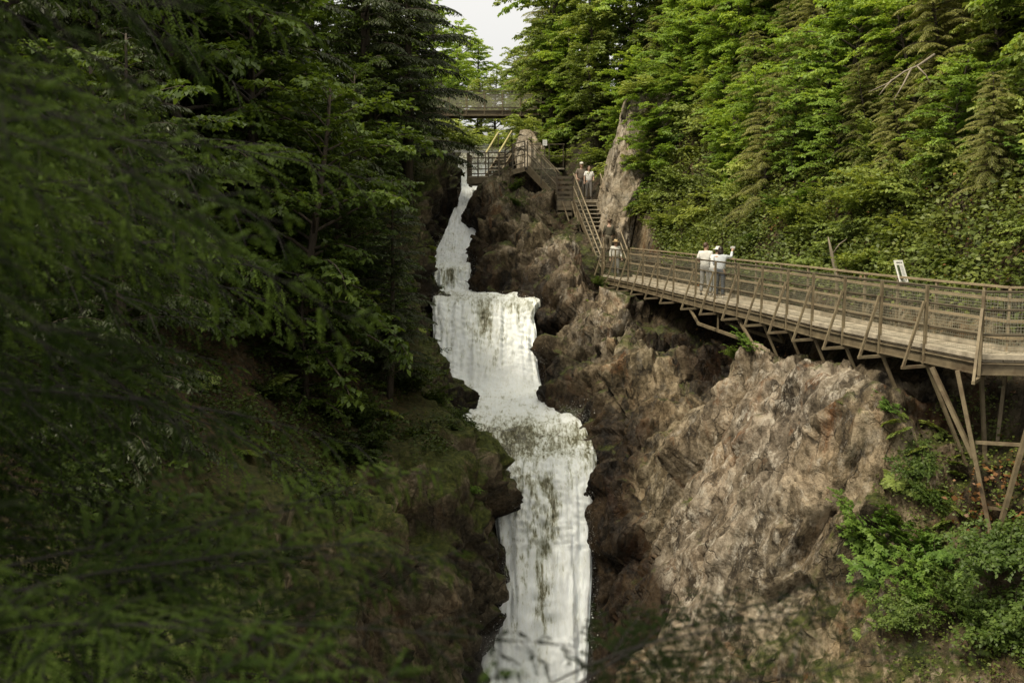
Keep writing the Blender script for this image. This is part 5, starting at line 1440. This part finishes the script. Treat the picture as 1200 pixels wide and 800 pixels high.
ground_cover("undergrowth", "deep green undergrowth and moss tufts covering the left bank", "leaf_deep", 6, 7000, fl_, 0.10, 16, 0.18, lift=0.18)
def fd(rng):
    Y = rng.uniform(15.5, 40); return (np.interp(Y, foot_y, foot_x) + rng.uniform(-0.6, 5), Y, 60)
ground_cover("fallen_leaves", "brown and orange fallen leaves lying on the slope above the walkway", "leaf_dead", 7, 900, fd, 0.09, 5, 0.25, lift=0.05)
def fc(rng):
    px, py = rng.uniform(1030, 1200), rng.uniform(460, 800)
    if py < 460 + (1120 - px) * 0.9: return None
    h, n = sight(px, py)
    return None if h is None or h.y > 26 else (h.x + 0.02, h.y, h.z + 0.3)
ground_cover("ivy", "small leaves and moss clinging to the near cliff under the bend of the walkway", "leaf_ground", 8, 420, fc, 0.075, 12, 0.13, lift=0.10)
def fc2(rng):
    px, py = rng.normal(1172, 16), rng.normal(585, 28)
    h, n = sight(px, py); return None if h is None or h.y > 24 else (h.x, h.y, h.z + 0.3)
ground_cover("fallen_leaves", "orange dead leaves caught on the rock beside the trestle foot", "leaf_dead", 9, 40, fc2, 0.12, 7, 0.12, lift=0.06)

# ------------------------------------------------------------------ hemlock boughs close to the camera
def bough_mesh(seed, ln=2.4):
    rng = np.random.default_rng(seed); wood = MB(); LV = Leaves()
    d = np.array([1.0, 0, 0.12]); pts = [np.zeros(3)]
    for k in range(9):
        d = d + np.array([0, rng.normal(0, .05), -0.045 - 0.008 * k]); d /= np.linalg.norm(d); pts.append(pts[-1] + d * ln / 9)
    pts = np.array(pts); wood.tube([tuple(q) for q in pts], [0.007 * (1 - .85 * k / 9) for k in range(10)], 6, cap=False)
    ns = int(ln / 0.10)
    for k in range(ns):
        s = 0.10 + 0.90 * (k + rng.random()) / ns
        q, tg = interp(pts, [s]); q = q[0]; tg = tg[0]; side = 1 if k % 2 else -1
        sl = (0.10 + 0.62 * (1.02 - s)) * rng.uniform(.55, 1.15)
        sv = rot_z(tg, side * rng.uniform(.6, 1.0)); sv[2] -= 0.06; sv /= np.linalg.norm(sv)
        sp = np.array([q + sv * sl * f - UP * 0.30 * sl * f * f for f in np.linspace(0, 1, 5)])
        wood.tube([tuple(a) for a in sp], [0.0025, .002, .002, .0015, .001], 3, cap=False)
        m2 = max(3, int(sl / 0.046))
        for j in range(m2):
            f = (j + rng.random()) / m2; q2, t2 = interp(sp, [f]); q2 = q2[0]; t2 = t2[0]; sd2 = 1 if j % 2 else -1
            tl = (0.05 + 0.15 * (1.05 - f) * min(1, sl / .35)) * rng.uniform(.6, 1.15)
            tv = rot_z(t2, sd2 * rng.uniform(.5, .9)); tv[2] -= .12; tv /= np.linalg.norm(tv)
            m = max(5, int(tl / 0.0065)); x = (np.arange(m) + .5) / m; sg = np.where(np.arange(m) % 2, 1, -1)
            C = q2 + tv * (x * tl)[:, None]; C[:, 2] -= .2 * tl * x ** 2
            D = rot_z(np.repeat(tv[None], m, 0), sg * rng.uniform(.8, 1.25, m)); N = UP + rng.normal(0, .22, (m, 3))
            L = .021 * rng.uniform(.75, 1.15, m) * (1.1 - .45 * x)
            LV.add(C, D, N, L, L * .70, np.clip(.35 + .4 * (x - .4) + .25 * (s - .5) + rng.normal(0, .1, m), 0, 1))
    wm = bpy.data.meshes.new("branch"); wm.from_pydata(wood.v, [], wood.f); wm.update(); wm.materials.append(M["bough_bark"])
    lm = LV.mesh("needles", 1, .02); lm.materials.append(M["leaf_fore"]); return wm, lm
BOUGH = [bough_mesh(200 + k, 2.0 + .2 * k) for k in range(4)]
def fore_tree(loc, H, r, label, boughs):
    e = empty("hemlock_tree", loc, label, "hemlock")
    mb = MB(); L = Vector(loc)
    mb.tube([L + Vector((0, 0, H * k / 8)) + Vector((0.04 * math.sin(k), 0.05 * math.cos(k * 1.3), 0)) for k in range(9)], [r * (1 - .6 * k / 8) for k in range(9)], 12)
    mb.build("trunk", M["bark"], e, smooth=True)
    for (z, az, pitch, sc, k, roll) in boughs:
        wm, lm = BOUGH[k % 4]
        b = bpy.data.objects.new("bough", wm); COL.objects.link(b); b.parent = e
        b.location = (0, 0, z - loc[2]); b.rotation_euler = (roll, pitch, az); b.scale = (sc,) * 3
        n = bpy.data.objects.new("needles", lm); COL.objects.link(n); n.parent = b
    return e
br = random.Random(5)
B1 = []
for k in range(60):
    z = -1.1 + 2.7 * (k / 59) ** 1.1
    B1.append((z, R(br.uniform(-45, 55)), R(br.uniform(-6, 30)), br.uniform(0.58, 1.02), k, R(br.uniform(15, 80))))
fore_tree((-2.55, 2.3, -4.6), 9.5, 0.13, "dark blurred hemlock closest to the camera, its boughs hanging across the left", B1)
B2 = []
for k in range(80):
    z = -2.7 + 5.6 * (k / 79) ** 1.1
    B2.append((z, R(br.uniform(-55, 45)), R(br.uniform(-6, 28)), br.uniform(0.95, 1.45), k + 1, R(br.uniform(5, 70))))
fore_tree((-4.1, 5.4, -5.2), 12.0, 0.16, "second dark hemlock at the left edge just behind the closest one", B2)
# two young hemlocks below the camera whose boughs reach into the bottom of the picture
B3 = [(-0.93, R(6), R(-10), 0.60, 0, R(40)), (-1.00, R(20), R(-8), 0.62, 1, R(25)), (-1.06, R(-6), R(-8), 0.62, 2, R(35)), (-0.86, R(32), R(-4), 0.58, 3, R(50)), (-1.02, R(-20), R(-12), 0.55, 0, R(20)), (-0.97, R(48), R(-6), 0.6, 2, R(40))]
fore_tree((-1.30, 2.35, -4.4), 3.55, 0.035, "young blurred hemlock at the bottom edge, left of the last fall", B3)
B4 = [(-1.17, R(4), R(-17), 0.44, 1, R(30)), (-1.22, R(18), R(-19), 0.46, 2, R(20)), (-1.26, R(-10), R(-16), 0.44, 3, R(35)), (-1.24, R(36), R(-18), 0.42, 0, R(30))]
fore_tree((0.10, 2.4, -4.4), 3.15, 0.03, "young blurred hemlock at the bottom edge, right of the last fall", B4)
# ------------------------------------------------------------------ pale rock outcrop
def outcrop(rows, label):
    # profile rows: height z -> left x, right x, front Y, back Y
    zs = np.array([r[0] for r in rows]); tab = np.array([r[1:] for r in rows])
    n, m = 110, 150; V = []
    for z in np.linspace(zs[0], zs[-1], n):
        t = pchip(zs, tab, np.array([z]))[0]
        cx, cy = (t[0] + t[1]) / 2, (t[2] + t[3]) / 2; rx, ry = (t[1] - t[0]) / 2, (t[3] - t[2]) / 2
        for k in range(m):
            a = 2 * math.pi * k / m; c, s = math.cos(a), math.sin(a); e = 0.42
            V.append((cx + rx * math.copysign(abs(c) ** e, c), cy + ry * math.copysign(abs(s) ** e, s), z))
    V = np.array(V)
    dA, gA = facets(V, 1.5, np.diag([1, 1, 0.24]), 0.2, 7.7); dB, gB = facets(V, 0.5, np.diag([1, 1, 0.4]), 0.25, 2.2)
    cen = V.mean(0); dr = V - cen; dr[:, 2] = 0; dr = norm(dr)
    V = V + dr * (dA * .42 - gA * .30 + dB * .20 - gB * .14)[:, None]
    Fq = []
    for i in range(n - 1):
        for k in range(m): Fq.append((i * m + k, i * m + (k + 1) % m, (i + 1) * m + (k + 1) % m, (i + 1) * m + k))
    c = len(V); V = np.concatenate([V, V[-m:].mean(0)[None] + [[0, 0, 0.1]]])
    for k in range(m): Fq.append(((n - 1) * m + k, (n - 1) * m + (k + 1) % m, c, c))
    Fq = [f if f[2] != f[3] else f[:3] for f in Fq]
    me = bpy.data.meshes.new("rock_outcrop"); me.from_pydata([tuple(v) for v in V], [], Fq); me.update()
    me.polygons.foreach_set("use_smooth", [True] * len(me.polygons))
    vert_attr(me, "wet_shade", np.zeros(len(V))); vert_attr(me, "soil", np.zeros(len(V))); vert_attr(me, "moss", np.full(len(V), .12)); vert_attr(me, "pale", np.full(len(V), .6))
    o = link_mesh("rock_outcrop", me, M["outcrop"])
    tag(o, label, "rock")
outcrop([(-3.0, 3.75, 5.6, 45.6, 48.2), (-1.2, 4.0, 5.6, 45.7, 48.2), (0.4, 4.25, 5.8, 45.9, 48.4), (1.6, 4.5, 6.1, 46.1, 48.6), (2.7, 4.7, 6.5, 46.2, 48.8), (3.8, 4.95, 7.2, 46.4, 49), (4.8, 5.15, 7.8, 46.6, 49.2), (5.4, 5.3, 8.0, 46.7, 49.2), (5.7, 5.6, 7.9, 46.9, 49.0)],
        "tall pale grey rock outcrop standing behind the steep stair")
outcrop([(1.2, 0.2, 2.4, 54.2, 56.2), (2.4, 0.25, 2.4, 54.2, 56.2), (3.3, 0.25, 1.9, 54.4, 56.2), (4.1, 0.3, 1.4, 54.7, 56.2), (4.7, 0.5, 1.1, 55.0, 56.2)], "low pale rock outcrop behind the ramp and the short flight")
put("bush1", Vector((6.3, 45.9, 1.9)), where="hanging on the middle of the pale rock outcrop", s=1.0, tilt=(0.3, -0.3))
put("maple0", Vector((6.7, 45.3, 0.6)), where="against the right side of the pale rock outcrop", s=0.55, tilt=(0.15, -0.2))
put("maple2", Vector((7.0, 46.0, 2.4)), where="leaning over the right side of the pale rock outcrop", s=0.5, tilt=(0.15, -0.3))
put("bush0", Vector((6.6, 45.4, 0.2)), where="at the right foot of the pale rock outcrop", s=0.9, tilt=(0.3, -0.3))
put("hem2", Vector((6.6, 46.0, 3.2)), where="growing from the middle of the pale rock outcrop", s=0.32, tilt=(0.2, -0.3))

put("maple2", drop(7.6, 48.6), where="on top of the pale rock outcrop", s=0.6, tilt=(0.2, -0.2), rz=1.0)
put("bush1", drop(2.3, 54.4), where="at the right end of the low pale rock behind the ramp", s=0.8)
put("bush0", Vector((1.6, 55.2, 3.7)), where="on the shoulder of the low pale rock behind the ramp", s=0.75)
put("bush2", Vector((5.9, 47.2, 5.6)), where="on the left shoulder of the pale rock outcrop", s=0.8)
# ------------------------------------------------------------------ people
def cloth(name, col, rough=0.85): return mat_simple(name, col, rough, 0, 0.12, 9)
M["skin"] = mat_simple("skin", (0.38, 0.245, 0.175), 0.55, 0, 0.06)
M["hair_dark"] = mat_simple("dark_hair", (0.022, 0.015, 0.011), 0.5, 0, 0.2, 30)
M["hair_brown"] = mat_simple("brown_hair", (0.075, 0.042, 0.024), 0.5, 0, 0.2, 30)
M["shoe"] = mat_simple("dark_shoes", (0.05, 0.045, 0.04), 0.6)
M["shoe_white"] = mat_simple("pale_shoes", (0.52, 0.49, 0.44), 0.6)
M["eye"] = mat_simple("eye", (0.03, 0.02, 0.015), 0.2)
M["phone"] = mat_simple("phone", (0.62, 0.62, 0.62), 0.3)

def skin_chain(bm_target, pts, rads, edges=None, sub=1):
    """Grow a surface over joints with the Skin modifier and add it to a bmesh."""
    me = bpy.data.meshes.new("skin_tmp")
    edges = edges or [(i, i + 1) for i in range(len(pts) - 1)]
    me.from_pydata([tuple(p) for p in pts], edges, [])
    o = bpy.data.objects.new("skin_tmp", me); COL.objects.link(o)
    md = o.modifiers.new("skin", 'SKIN'); md.use_smooth_shade = True
    for i, r in enumerate(rads):
        rr = r if isinstance(r, tuple) else (r, r)
        me.skin_vertices[0].data[i].radius = rr; me.skin_vertices[0].data[i].use_root = (i == 0)
    sb = o.modifiers.new("sub", 'SUBSURF'); sb.levels = sub; sb.render_levels = sub
    dg = bpy.context.evaluated_depsgraph_get(); ev = o.evaluated_get(dg); m2 = bpy.data.meshes.new_from_object(ev)
    bm_target.from_mesh(m2)
    bpy.data.objects.remove(o); bpy.data.meshes.remove(me); bpy.data.meshes.remove(m2)

def ellip(bm, c, r, rot=None, seg=14, ring=10):
    mt = Matrix.Translation(c) @ (rot or Matrix.Identity(4)) @ Matrix.Diagonal((r[0], r[1], r[2], 1))
    bmesh.ops.create_uvsphere(bm, u_segments=seg, v_segments=ring, radius=1.0, matrix=mt)
def bm_obj(name, bm, mat, parent):
    me = bpy.data.meshes.new(name); bm.to_mesh(me); bm.free()
    me.polygons.foreach_set("use_smooth", [True] * len(me.polygons)); me.update()
    return link_mesh(name, me, mat, parent)

def person(loc, face, label, h=1.72, arms=None, legs=None, shirt=(.7, .7, .7), trousers=(.3, .3, .3), hair="hair_dark", long_hair=False,
           hat=None, lean=0.0, long_sleeve=False, wide=1.0, extra=None, shorts=False, shoe="shoe", pack=None, turn=0.0):
    """Figure facing local +Y; face = heading from +Y towards +X (rotation about Z)."""
    e = empty("person", loc, label, "person", rz=-face); k = h / 1.72; e.scale = (k, k, k)
    V = Vector
    ln = math.sin(lean)
    pel, sp, ch, nk = V((0, 0, .95)), V((0, .02 + ln * .2, 1.14)), V((0, .01 + ln * .4, 1.33)), V((0, .02 + ln * .52, 1.475))
    hd = V((0, .045 + ln * .62, 1.60))
    sh = [V((-.175 * wide, ln * .42, 1.385)), V((.175 * wide, ln * .42, 1.385))]
    arms = arms or [((-.235, 0, 1.13), (-.22, .10, .88)), ((.235, 0, 1.13), (.22, .10, .88))]
    legs = legs or [((-.10, .03, .50), (-.11, -.02, .085)), ((.10, .02, .50), (.11, -.03, .085))]
    hips = [V((-.095, 0, .90)), V((.095, 0, .90))]
    pts = [pel, sp, ch, nk, hd + V((0, -.015, -.06)), hd + V((0, -.01, .05))]; rad = [(.125, .09), (.12, .085), (.135, .088), .052, .075, .078]
    ed = [(0, 1), (1, 2), (2, 3), (3, 4), (4, 5)]
    for i in (0, 1):
        b = len(pts); el, wr = V(arms[i][0]), V(arms[i][1])
        pts += [sh[i], el, wr]; rad += [.060, .042, .030]; ed += [(2, b), (b, b + 1), (b + 1, b + 2)]
        b = len(pts); kn, an = V(legs[i][0]), V(legs[i][1])
        pts += [hips[i], kn.lerp(hips[i], .5), kn, kn.lerp(an, .4), an]; rad += [.095, .082, .058, .054, .040]
        ed += [(0, b), (b, b + 1), (b + 1, b + 2), (b + 2, b + 3), (b + 3, b + 4)]
    bm = bmesh.new(); skin_chain(bm, pts, rad, ed, 2)
    # head, with nose, chin and ears, sunk into the neck
    rz = Matrix.Rotation(-turn, 4, 'Z'); HR = lambda v: hd + (rz @ V(v))
    ellip(bm, hd, (.076, .096, .115), rz); ellip(bm, HR((0, .045, -.065)), (.052, .050, .050), rz); ellip(bm, HR((0, .100, -.012)), (.013, .020, .024), rz)
    for s in (-1, 1): ellip(bm, HR((s * .077, -.002, -.01)), (.012, .022, .032), rz, 8, 6)
    ellip(bm, HR((0, .090, -.055)), (.024, .010, .008), rz, 8, 6)
    # hands: palm, four unequal fingers and a thumb
    for i in (0, 1):
        el, wr = V(arms[i][0]), V(arms[i][1]); d = (wr - el).normalized(); sd = d.cross(V((0, 1, 0.2)))
        sd = sd.normalized() if sd.length > .2 else V((1, 0, 0)); nn = sd.cross(d)
        skin_chain(bm, [wr - d * .03, wr + d * .03, wr + d * .085], [(.028, .022), (.036, .018), (.038, .015)])
        for f, (o, l) in enumerate(((-.028, .062), (-.009, .074), (.010, .070), (.028, .055))):
            r0 = wr + d * .07 + sd * o
            skin_chain(bm, [r0, r0 + d * l * .6 + nn * .006, r0 + d * l * .95 + nn * .022, r0 + d * l * 1.15 + nn * .042], [.009, .0085, .0078, .007], sub=1)
        t0 = wr + d * .025 - sd * .025
        skin_chain(bm, [t0, t0 + d * .03 - sd * .028 + nn * .008, t0 + d * .058 - sd * .034 + nn * .018], [.012, .0105, .009])
    bm_obj("body", bm, M["skin"], e)
    # shirt
    bm = bmesh.new(); P = [pel + V((0, 0, -.07)), sp, ch, nk + V((0, -.005, -.015))]; Rd = [(.205, .160), (.175, .135), (.205, .152), (.105, .10)]; E = [(0, 1), (1, 2), (2, 3)]
    for i in (0, 1):
        b = len(P); el, wr = V(arms[i][0]), V(arms[i][1])
        if long_sleeve: P += [sh[i], el, el.lerp(wr, .88)]; Rd += [.080, .058, .044]; E += [(2, b), (b, b + 1), (b + 1, b + 2)]
        else: P += [sh[i], sh[i].lerp(el, .85)]; Rd += [.080, .066]; E += [(2, b), (b, b + 1)]
    skin_chain(bm, P, Rd, E, 2); bm_obj("shirt", bm, cloth("shirt_cloth", shirt), e)
    # trousers
    bm = bmesh.new(); P = [pel + V((0, 0, .11)), pel]; Rd = [(.175, .135), (.175, .138)]; E = [(0, 1)]
    for i in (0, 1):
        b = len(P); kn, an = V(legs[i][0]), V(legs[i][1])
        if shorts: P += [hips[i], kn.lerp(hips[i], .5), kn + V((0, 0, .03))]; Rd += [.110, .100, .088]; E += [(1, b), (b, b + 1), (b + 1, b + 2)]
        else: P += [hips[i], kn.lerp(hips[i], .5), kn, kn.lerp(an, .5), an + V((0, 0, .02))]; Rd += [.110, .098, .076, .068, .062]; E += [(1, b)] + [(b + j, b + j + 1) for j in range(4)]
    skin_chain(bm, P, Rd, E); bm_obj("trousers", bm, cloth("trouser_cloth", trousers), e)
    for i in (0, 1):
        an = V(legs[i][1]); bm = bmesh.new()
        skin_chain(bm, [V((an.x, an.y - .05, .045 + an.z - .085)), V((an.x, an.y + .06, .042 + an.z - .085)), V((an.x * 1.15, an.y + .17, .034 + an.z - .085))], [.045, .048, .036])
        bm_obj("shoe", bm, M[shoe], e)
    for s in (-1, 1):
        bm = bmesh.new(); ellip(bm, HR((s * .030, .086, .012)), (.012, .008, .008), rz, 8, 6); bm_obj("eye", bm, M["eye"], e)
    bm = bmesh.new(); ellip(bm, HR((0, -.018, .032)), (.086, .102, .100), rz)
    if long_hair:
        ellip(bm, HR((0, -.065, -.08)), (.088, .062, .15), rz); ellip(bm, HR((0, -.075, -.20)), (.075, .05, .10), rz)
    bm_obj("hair", bm, M[hair], e)
    if hat:
        bm = bmesh.new(); kind, col = hat
        ellip(bm, HR((0, -.005, .078)), (.094, .112, .074), rz)
        if kind == "cap": ellip(bm, HR((0, .115, .065)), (.07, .075, .010), rz)
        else:
            bmesh.ops.create_cone(bm, cap_ends=True, segments=20, radius1=.185, radius2=.17, depth=.014, matrix=Matrix.Translation(HR((0, 0, .062))) @ rz)
            bmesh.ops.create_cone(bm, cap_ends=True, segments=20, radius1=.105, radius2=.075, depth=.09, matrix=Matrix.Translation(HR((0, 0, .12))) @ rz)
        bm_obj("hat", bm, cloth("hat_cloth", col), e)
    if pack:
        bm = bmesh.new(); skin_chain(bm, [V((0, -.19, 1.02)), V((0, -.20, 1.2)), V((0, -.17, 1.38))], [(.13, .08), (.145, .095), (.11, .06)]); bm_obj("backpack", bm, cloth("pack_cloth", pack), e)
    return e

def walk_pt(px, t):
    """Point on the deck under photo column px at fraction t across the deck."""
    L = [a.lerp(b, t) for a, b in zip(OUT, INN)]
    best = None
    for a, b in zip(L[:-1], L[1:]):
        for k in range(20):
            p = a.lerp(b, k / 20); x = 600 + p.x / (p.y * CP - DZ * SP) * F
            if best is None or abs(x - px) < best[0]: best = (abs(x - px), p.copy())
    p = best[1]; p.z = DZ + 0.004; return p
away = R(20)
person(walk_pt(826, 0.50), R(25), "person in white shirt and light grey trousers, leftmost of the three mid walkway", 1.78,
       arms=[((-.25, -.04, 1.14), (-.10, .16, 1.02)), ((.22, -.06, 1.12), (.10, .17, 1.00))], shirt=(.66, .66, .62), trousers=(.30, .30, .29), hair="hair_brown",
       legs=[((-.10, .03, .50), (-.12, -.04, .085)), ((.10, .06, .50), (.12, .05, .085))], shoe="shoe", turn=R(35), wide=1.08)
person(walk_pt(843, 0.50), R(15), "person with long dark hair, pale blue shirt and dark jeans raising a phone", 1.68,
       arms=[((-.22, .06, 1.14), (-.05, .22, 1.10)), ((.34, .14, 1.36), (.36, .34, 1.58))], shirt=(.52, .56, .60), trousers=(.055, .065, .085), hair="hair_dark", long_hair=True, long_sleeve=True, shoe="shoe_white", lean=R(3))
ph = walk_pt(843, 0.50)
d_ = Matrix.Rotation(-R(15), 4, 'Z') @ (Vector((.37, .42, 1.685)) * (1.68 / 1.72))
mb = MB(); mb.bar(ph + d_ + Vector((-.075, 0, 0)), ph + d_ + Vector((.075, 0, 0)), 0.010, 0.075); o = mb.build("phone", M["phone"], None, bevel=0.003)
tag(o, "pale phone held up in the raised hand of the person with long dark hair", "phone")
person(walk_pt(835.5, 0.62), R(60), "person in loose white jacket leaning forward, middle one of the three mid walkway", 1.62,
       arms=[((-.22, .08, 1.14), (-.14, .30, 1.12)), ((.22, .08, 1.14), (.14, .30, 1.12))], shirt=(.70, .71, .70), trousers=(.26, .27, .27), hair="hair_dark", long_sleeve=True, lean=R(14), shoe="shoe_white", hat=("sun", (.66, .64, .60)))
person(walk_pt(717, 0.42), R(172), "person in straw hat, white shirt and grey trousers at the walkway's far end", 1.62,
       arms=[((-.25, -.02, 1.14), (-.27, .10, .90)), ((.25, -.02, 1.14), (.27, .06, .88))], shirt=(.62, .61, .56), trousers=(.16, .16, .15), hat=("sun", (.50, .38, .22)), hair="hair_brown", long_sleeve=True,
       legs=[((-.10, .10, .50), (-.11, .12, .085)), ((.10, -.02, .50), (.11, -.14, .11))], shoe="shoe")
pS = sL0.lerp(sL1, 0.24).lerp(sR0.lerp(sR1, 0.24), 0.50)
person(pS + Vector((0, 0, 0.03)), R(5), "person in dark olive clothes climbing the steep stair behind the straw hat", 1.68, shirt=(.075, .068, .045), trousers=(.17, .145, .10), hair="hair_brown", long_sleeve=True,
       legs=[((-.10, .16, .56), (-.11, .10, .20)), ((.10, .02, .50), (.11, -.06, .085))], arms=[((-.24, .02, 1.14), (-.26, .18, .98)), ((.24, .02, 1.14), (.26, .18, .98))])
pA = sL1.lerp(sR1, 0.30) + Vector((0, 0.75, 0)); pA.z = zlan + 0.004
person(Vector((at(681, 230, pA.y).x, pA.y, zlan + 0.004)), R(172), "person in white cap and dark vest standing at the head of the steep stair", 1.80, shirt=(.16, .13, .10), trousers=(.10, .09, .075), hat=("cap", (.62, .60, .55)), hair="hair_brown",
       arms=[((-.25, .02, 1.14), (-.22, .2, 1.05)), ((.25, .02, 1.14), (.24, .18, 1.0))], long_sleeve=False)
pB = sL1.lerp(sR1, 0.62) + Vector((0, 0.28, 0)); pB.z = zlan + 0.004
person(Vector((at(690, 232, pB.y).x, pB.y, zlan + 0.004)), R(176), "person with brown hair and white top at the head of the steep stair", 1.62, shirt=(.72, .71, .68), trousers=(.15, .14, .125), hair="hair_brown", long_hair=True,
       arms=[((-.24, .03, 1.14), (-.20, .2, 1.02)), ((.24, .03, 1.14), (.26, .12, .92))], legs=[((-.10, .08, .52), (-.11, .06, .085)), ((.10, .0, .50), (.11, -.10, .085))])
# ------------------------------------------------------------------ light
world = bpy.data.worlds.new("World"); scene.world = world; world.use_nodes = True
wn_ = world.node_tree; wn_.nodes.clear(); N = NT(wn_)
SUN_EL, SUN_AZ = R(56), R(-124)          # azimuth measured from +Y towards +X
sky = N.n("ShaderNodeTexSky", sky_type='NISHITA'); sky.sun_disc = False
sky.sun_elevation = SUN_EL; sky.sun_rotation = SUN_AZ; sky.air_density = 1.0; sky.dust_density = 3.0; sky.ozone_density = 1.0
hsv = N.n("ShaderNodeHueSaturation"); hsv.inputs["Saturation"].default_value = 0.22; N.l(sky.outputs[0], hsv.inputs["Color"])
# an even overcast over the blue, brighter towards the zenith as real overcast skies are
geo_ = N.n("ShaderNodeTexCoord"); sp_ = N.n("ShaderNodeSeparateXYZ"); N.l(geo_.outputs["Generated"], sp_.inputs[0])
el = N.maprange(sp_.outputs[2], 0.0, 1.0, 7.6, 21.0)
warm = N.mix(N.maprange(sp_.outputs[2], 0.15, 0.6), (1.0, 0.99, 0.955), (1.0, 0.93, 0.78))
cc_ = N.n("ShaderNodeVectorMath", operation='SCALE'); N.l(warm, cc_.inputs[0]); N.l(el, cc_.inputs["Scale"])
cl = N.mix(0.78, hsv.outputs[0], cc_.outputs[0])
bg = N.n("ShaderNodeBackground"); bg.inputs["Strength"].default_value = 0.105
N.l(cl, bg.inputs[0])
ow = N.n("ShaderNodeOutputWorld"); N.l(bg.outputs[0], ow.inputs[0])
sd = bpy.data.lights.new("sun", 'SUN'); sd.energy = 4.4; sd.angle = R(10); sd.color = (1.0, 0.89, 0.69)
so = bpy.data.objects.new("sun", sd); COL.objects.link(so)
to_sun = Vector((math.sin(SUN_AZ) * math.cos(SUN_EL), math.cos(SUN_AZ) * math.cos(SUN_EL), math.sin(SUN_EL)))
so.rotation_euler = to_sun.to_track_quat('Z', 'Y').to_euler(); so.location = to_sun * 60

scene.view_settings.view_transform = 'Standard'; scene.view_settings.look = 'None'
scene.view_settings.exposure = 0; scene.view_settings.gamma = 1
scene.render.engine = 'CYCLES'
cy = scene.cycles
cy.max_bounces = 5; cy.diffuse_bounces = 3; cy.glossy_bounces = 2; cy.transmission_bounces = 3; cy.transparent_max_bounces = 4
cy.caustics_reflective = False; cy.caustics_refractive = False
cy.use_denoising = True
try: cy.denoiser = 'OPENIMAGEDENOISE'
except Exception: pass
cy.volume_bounces = 1
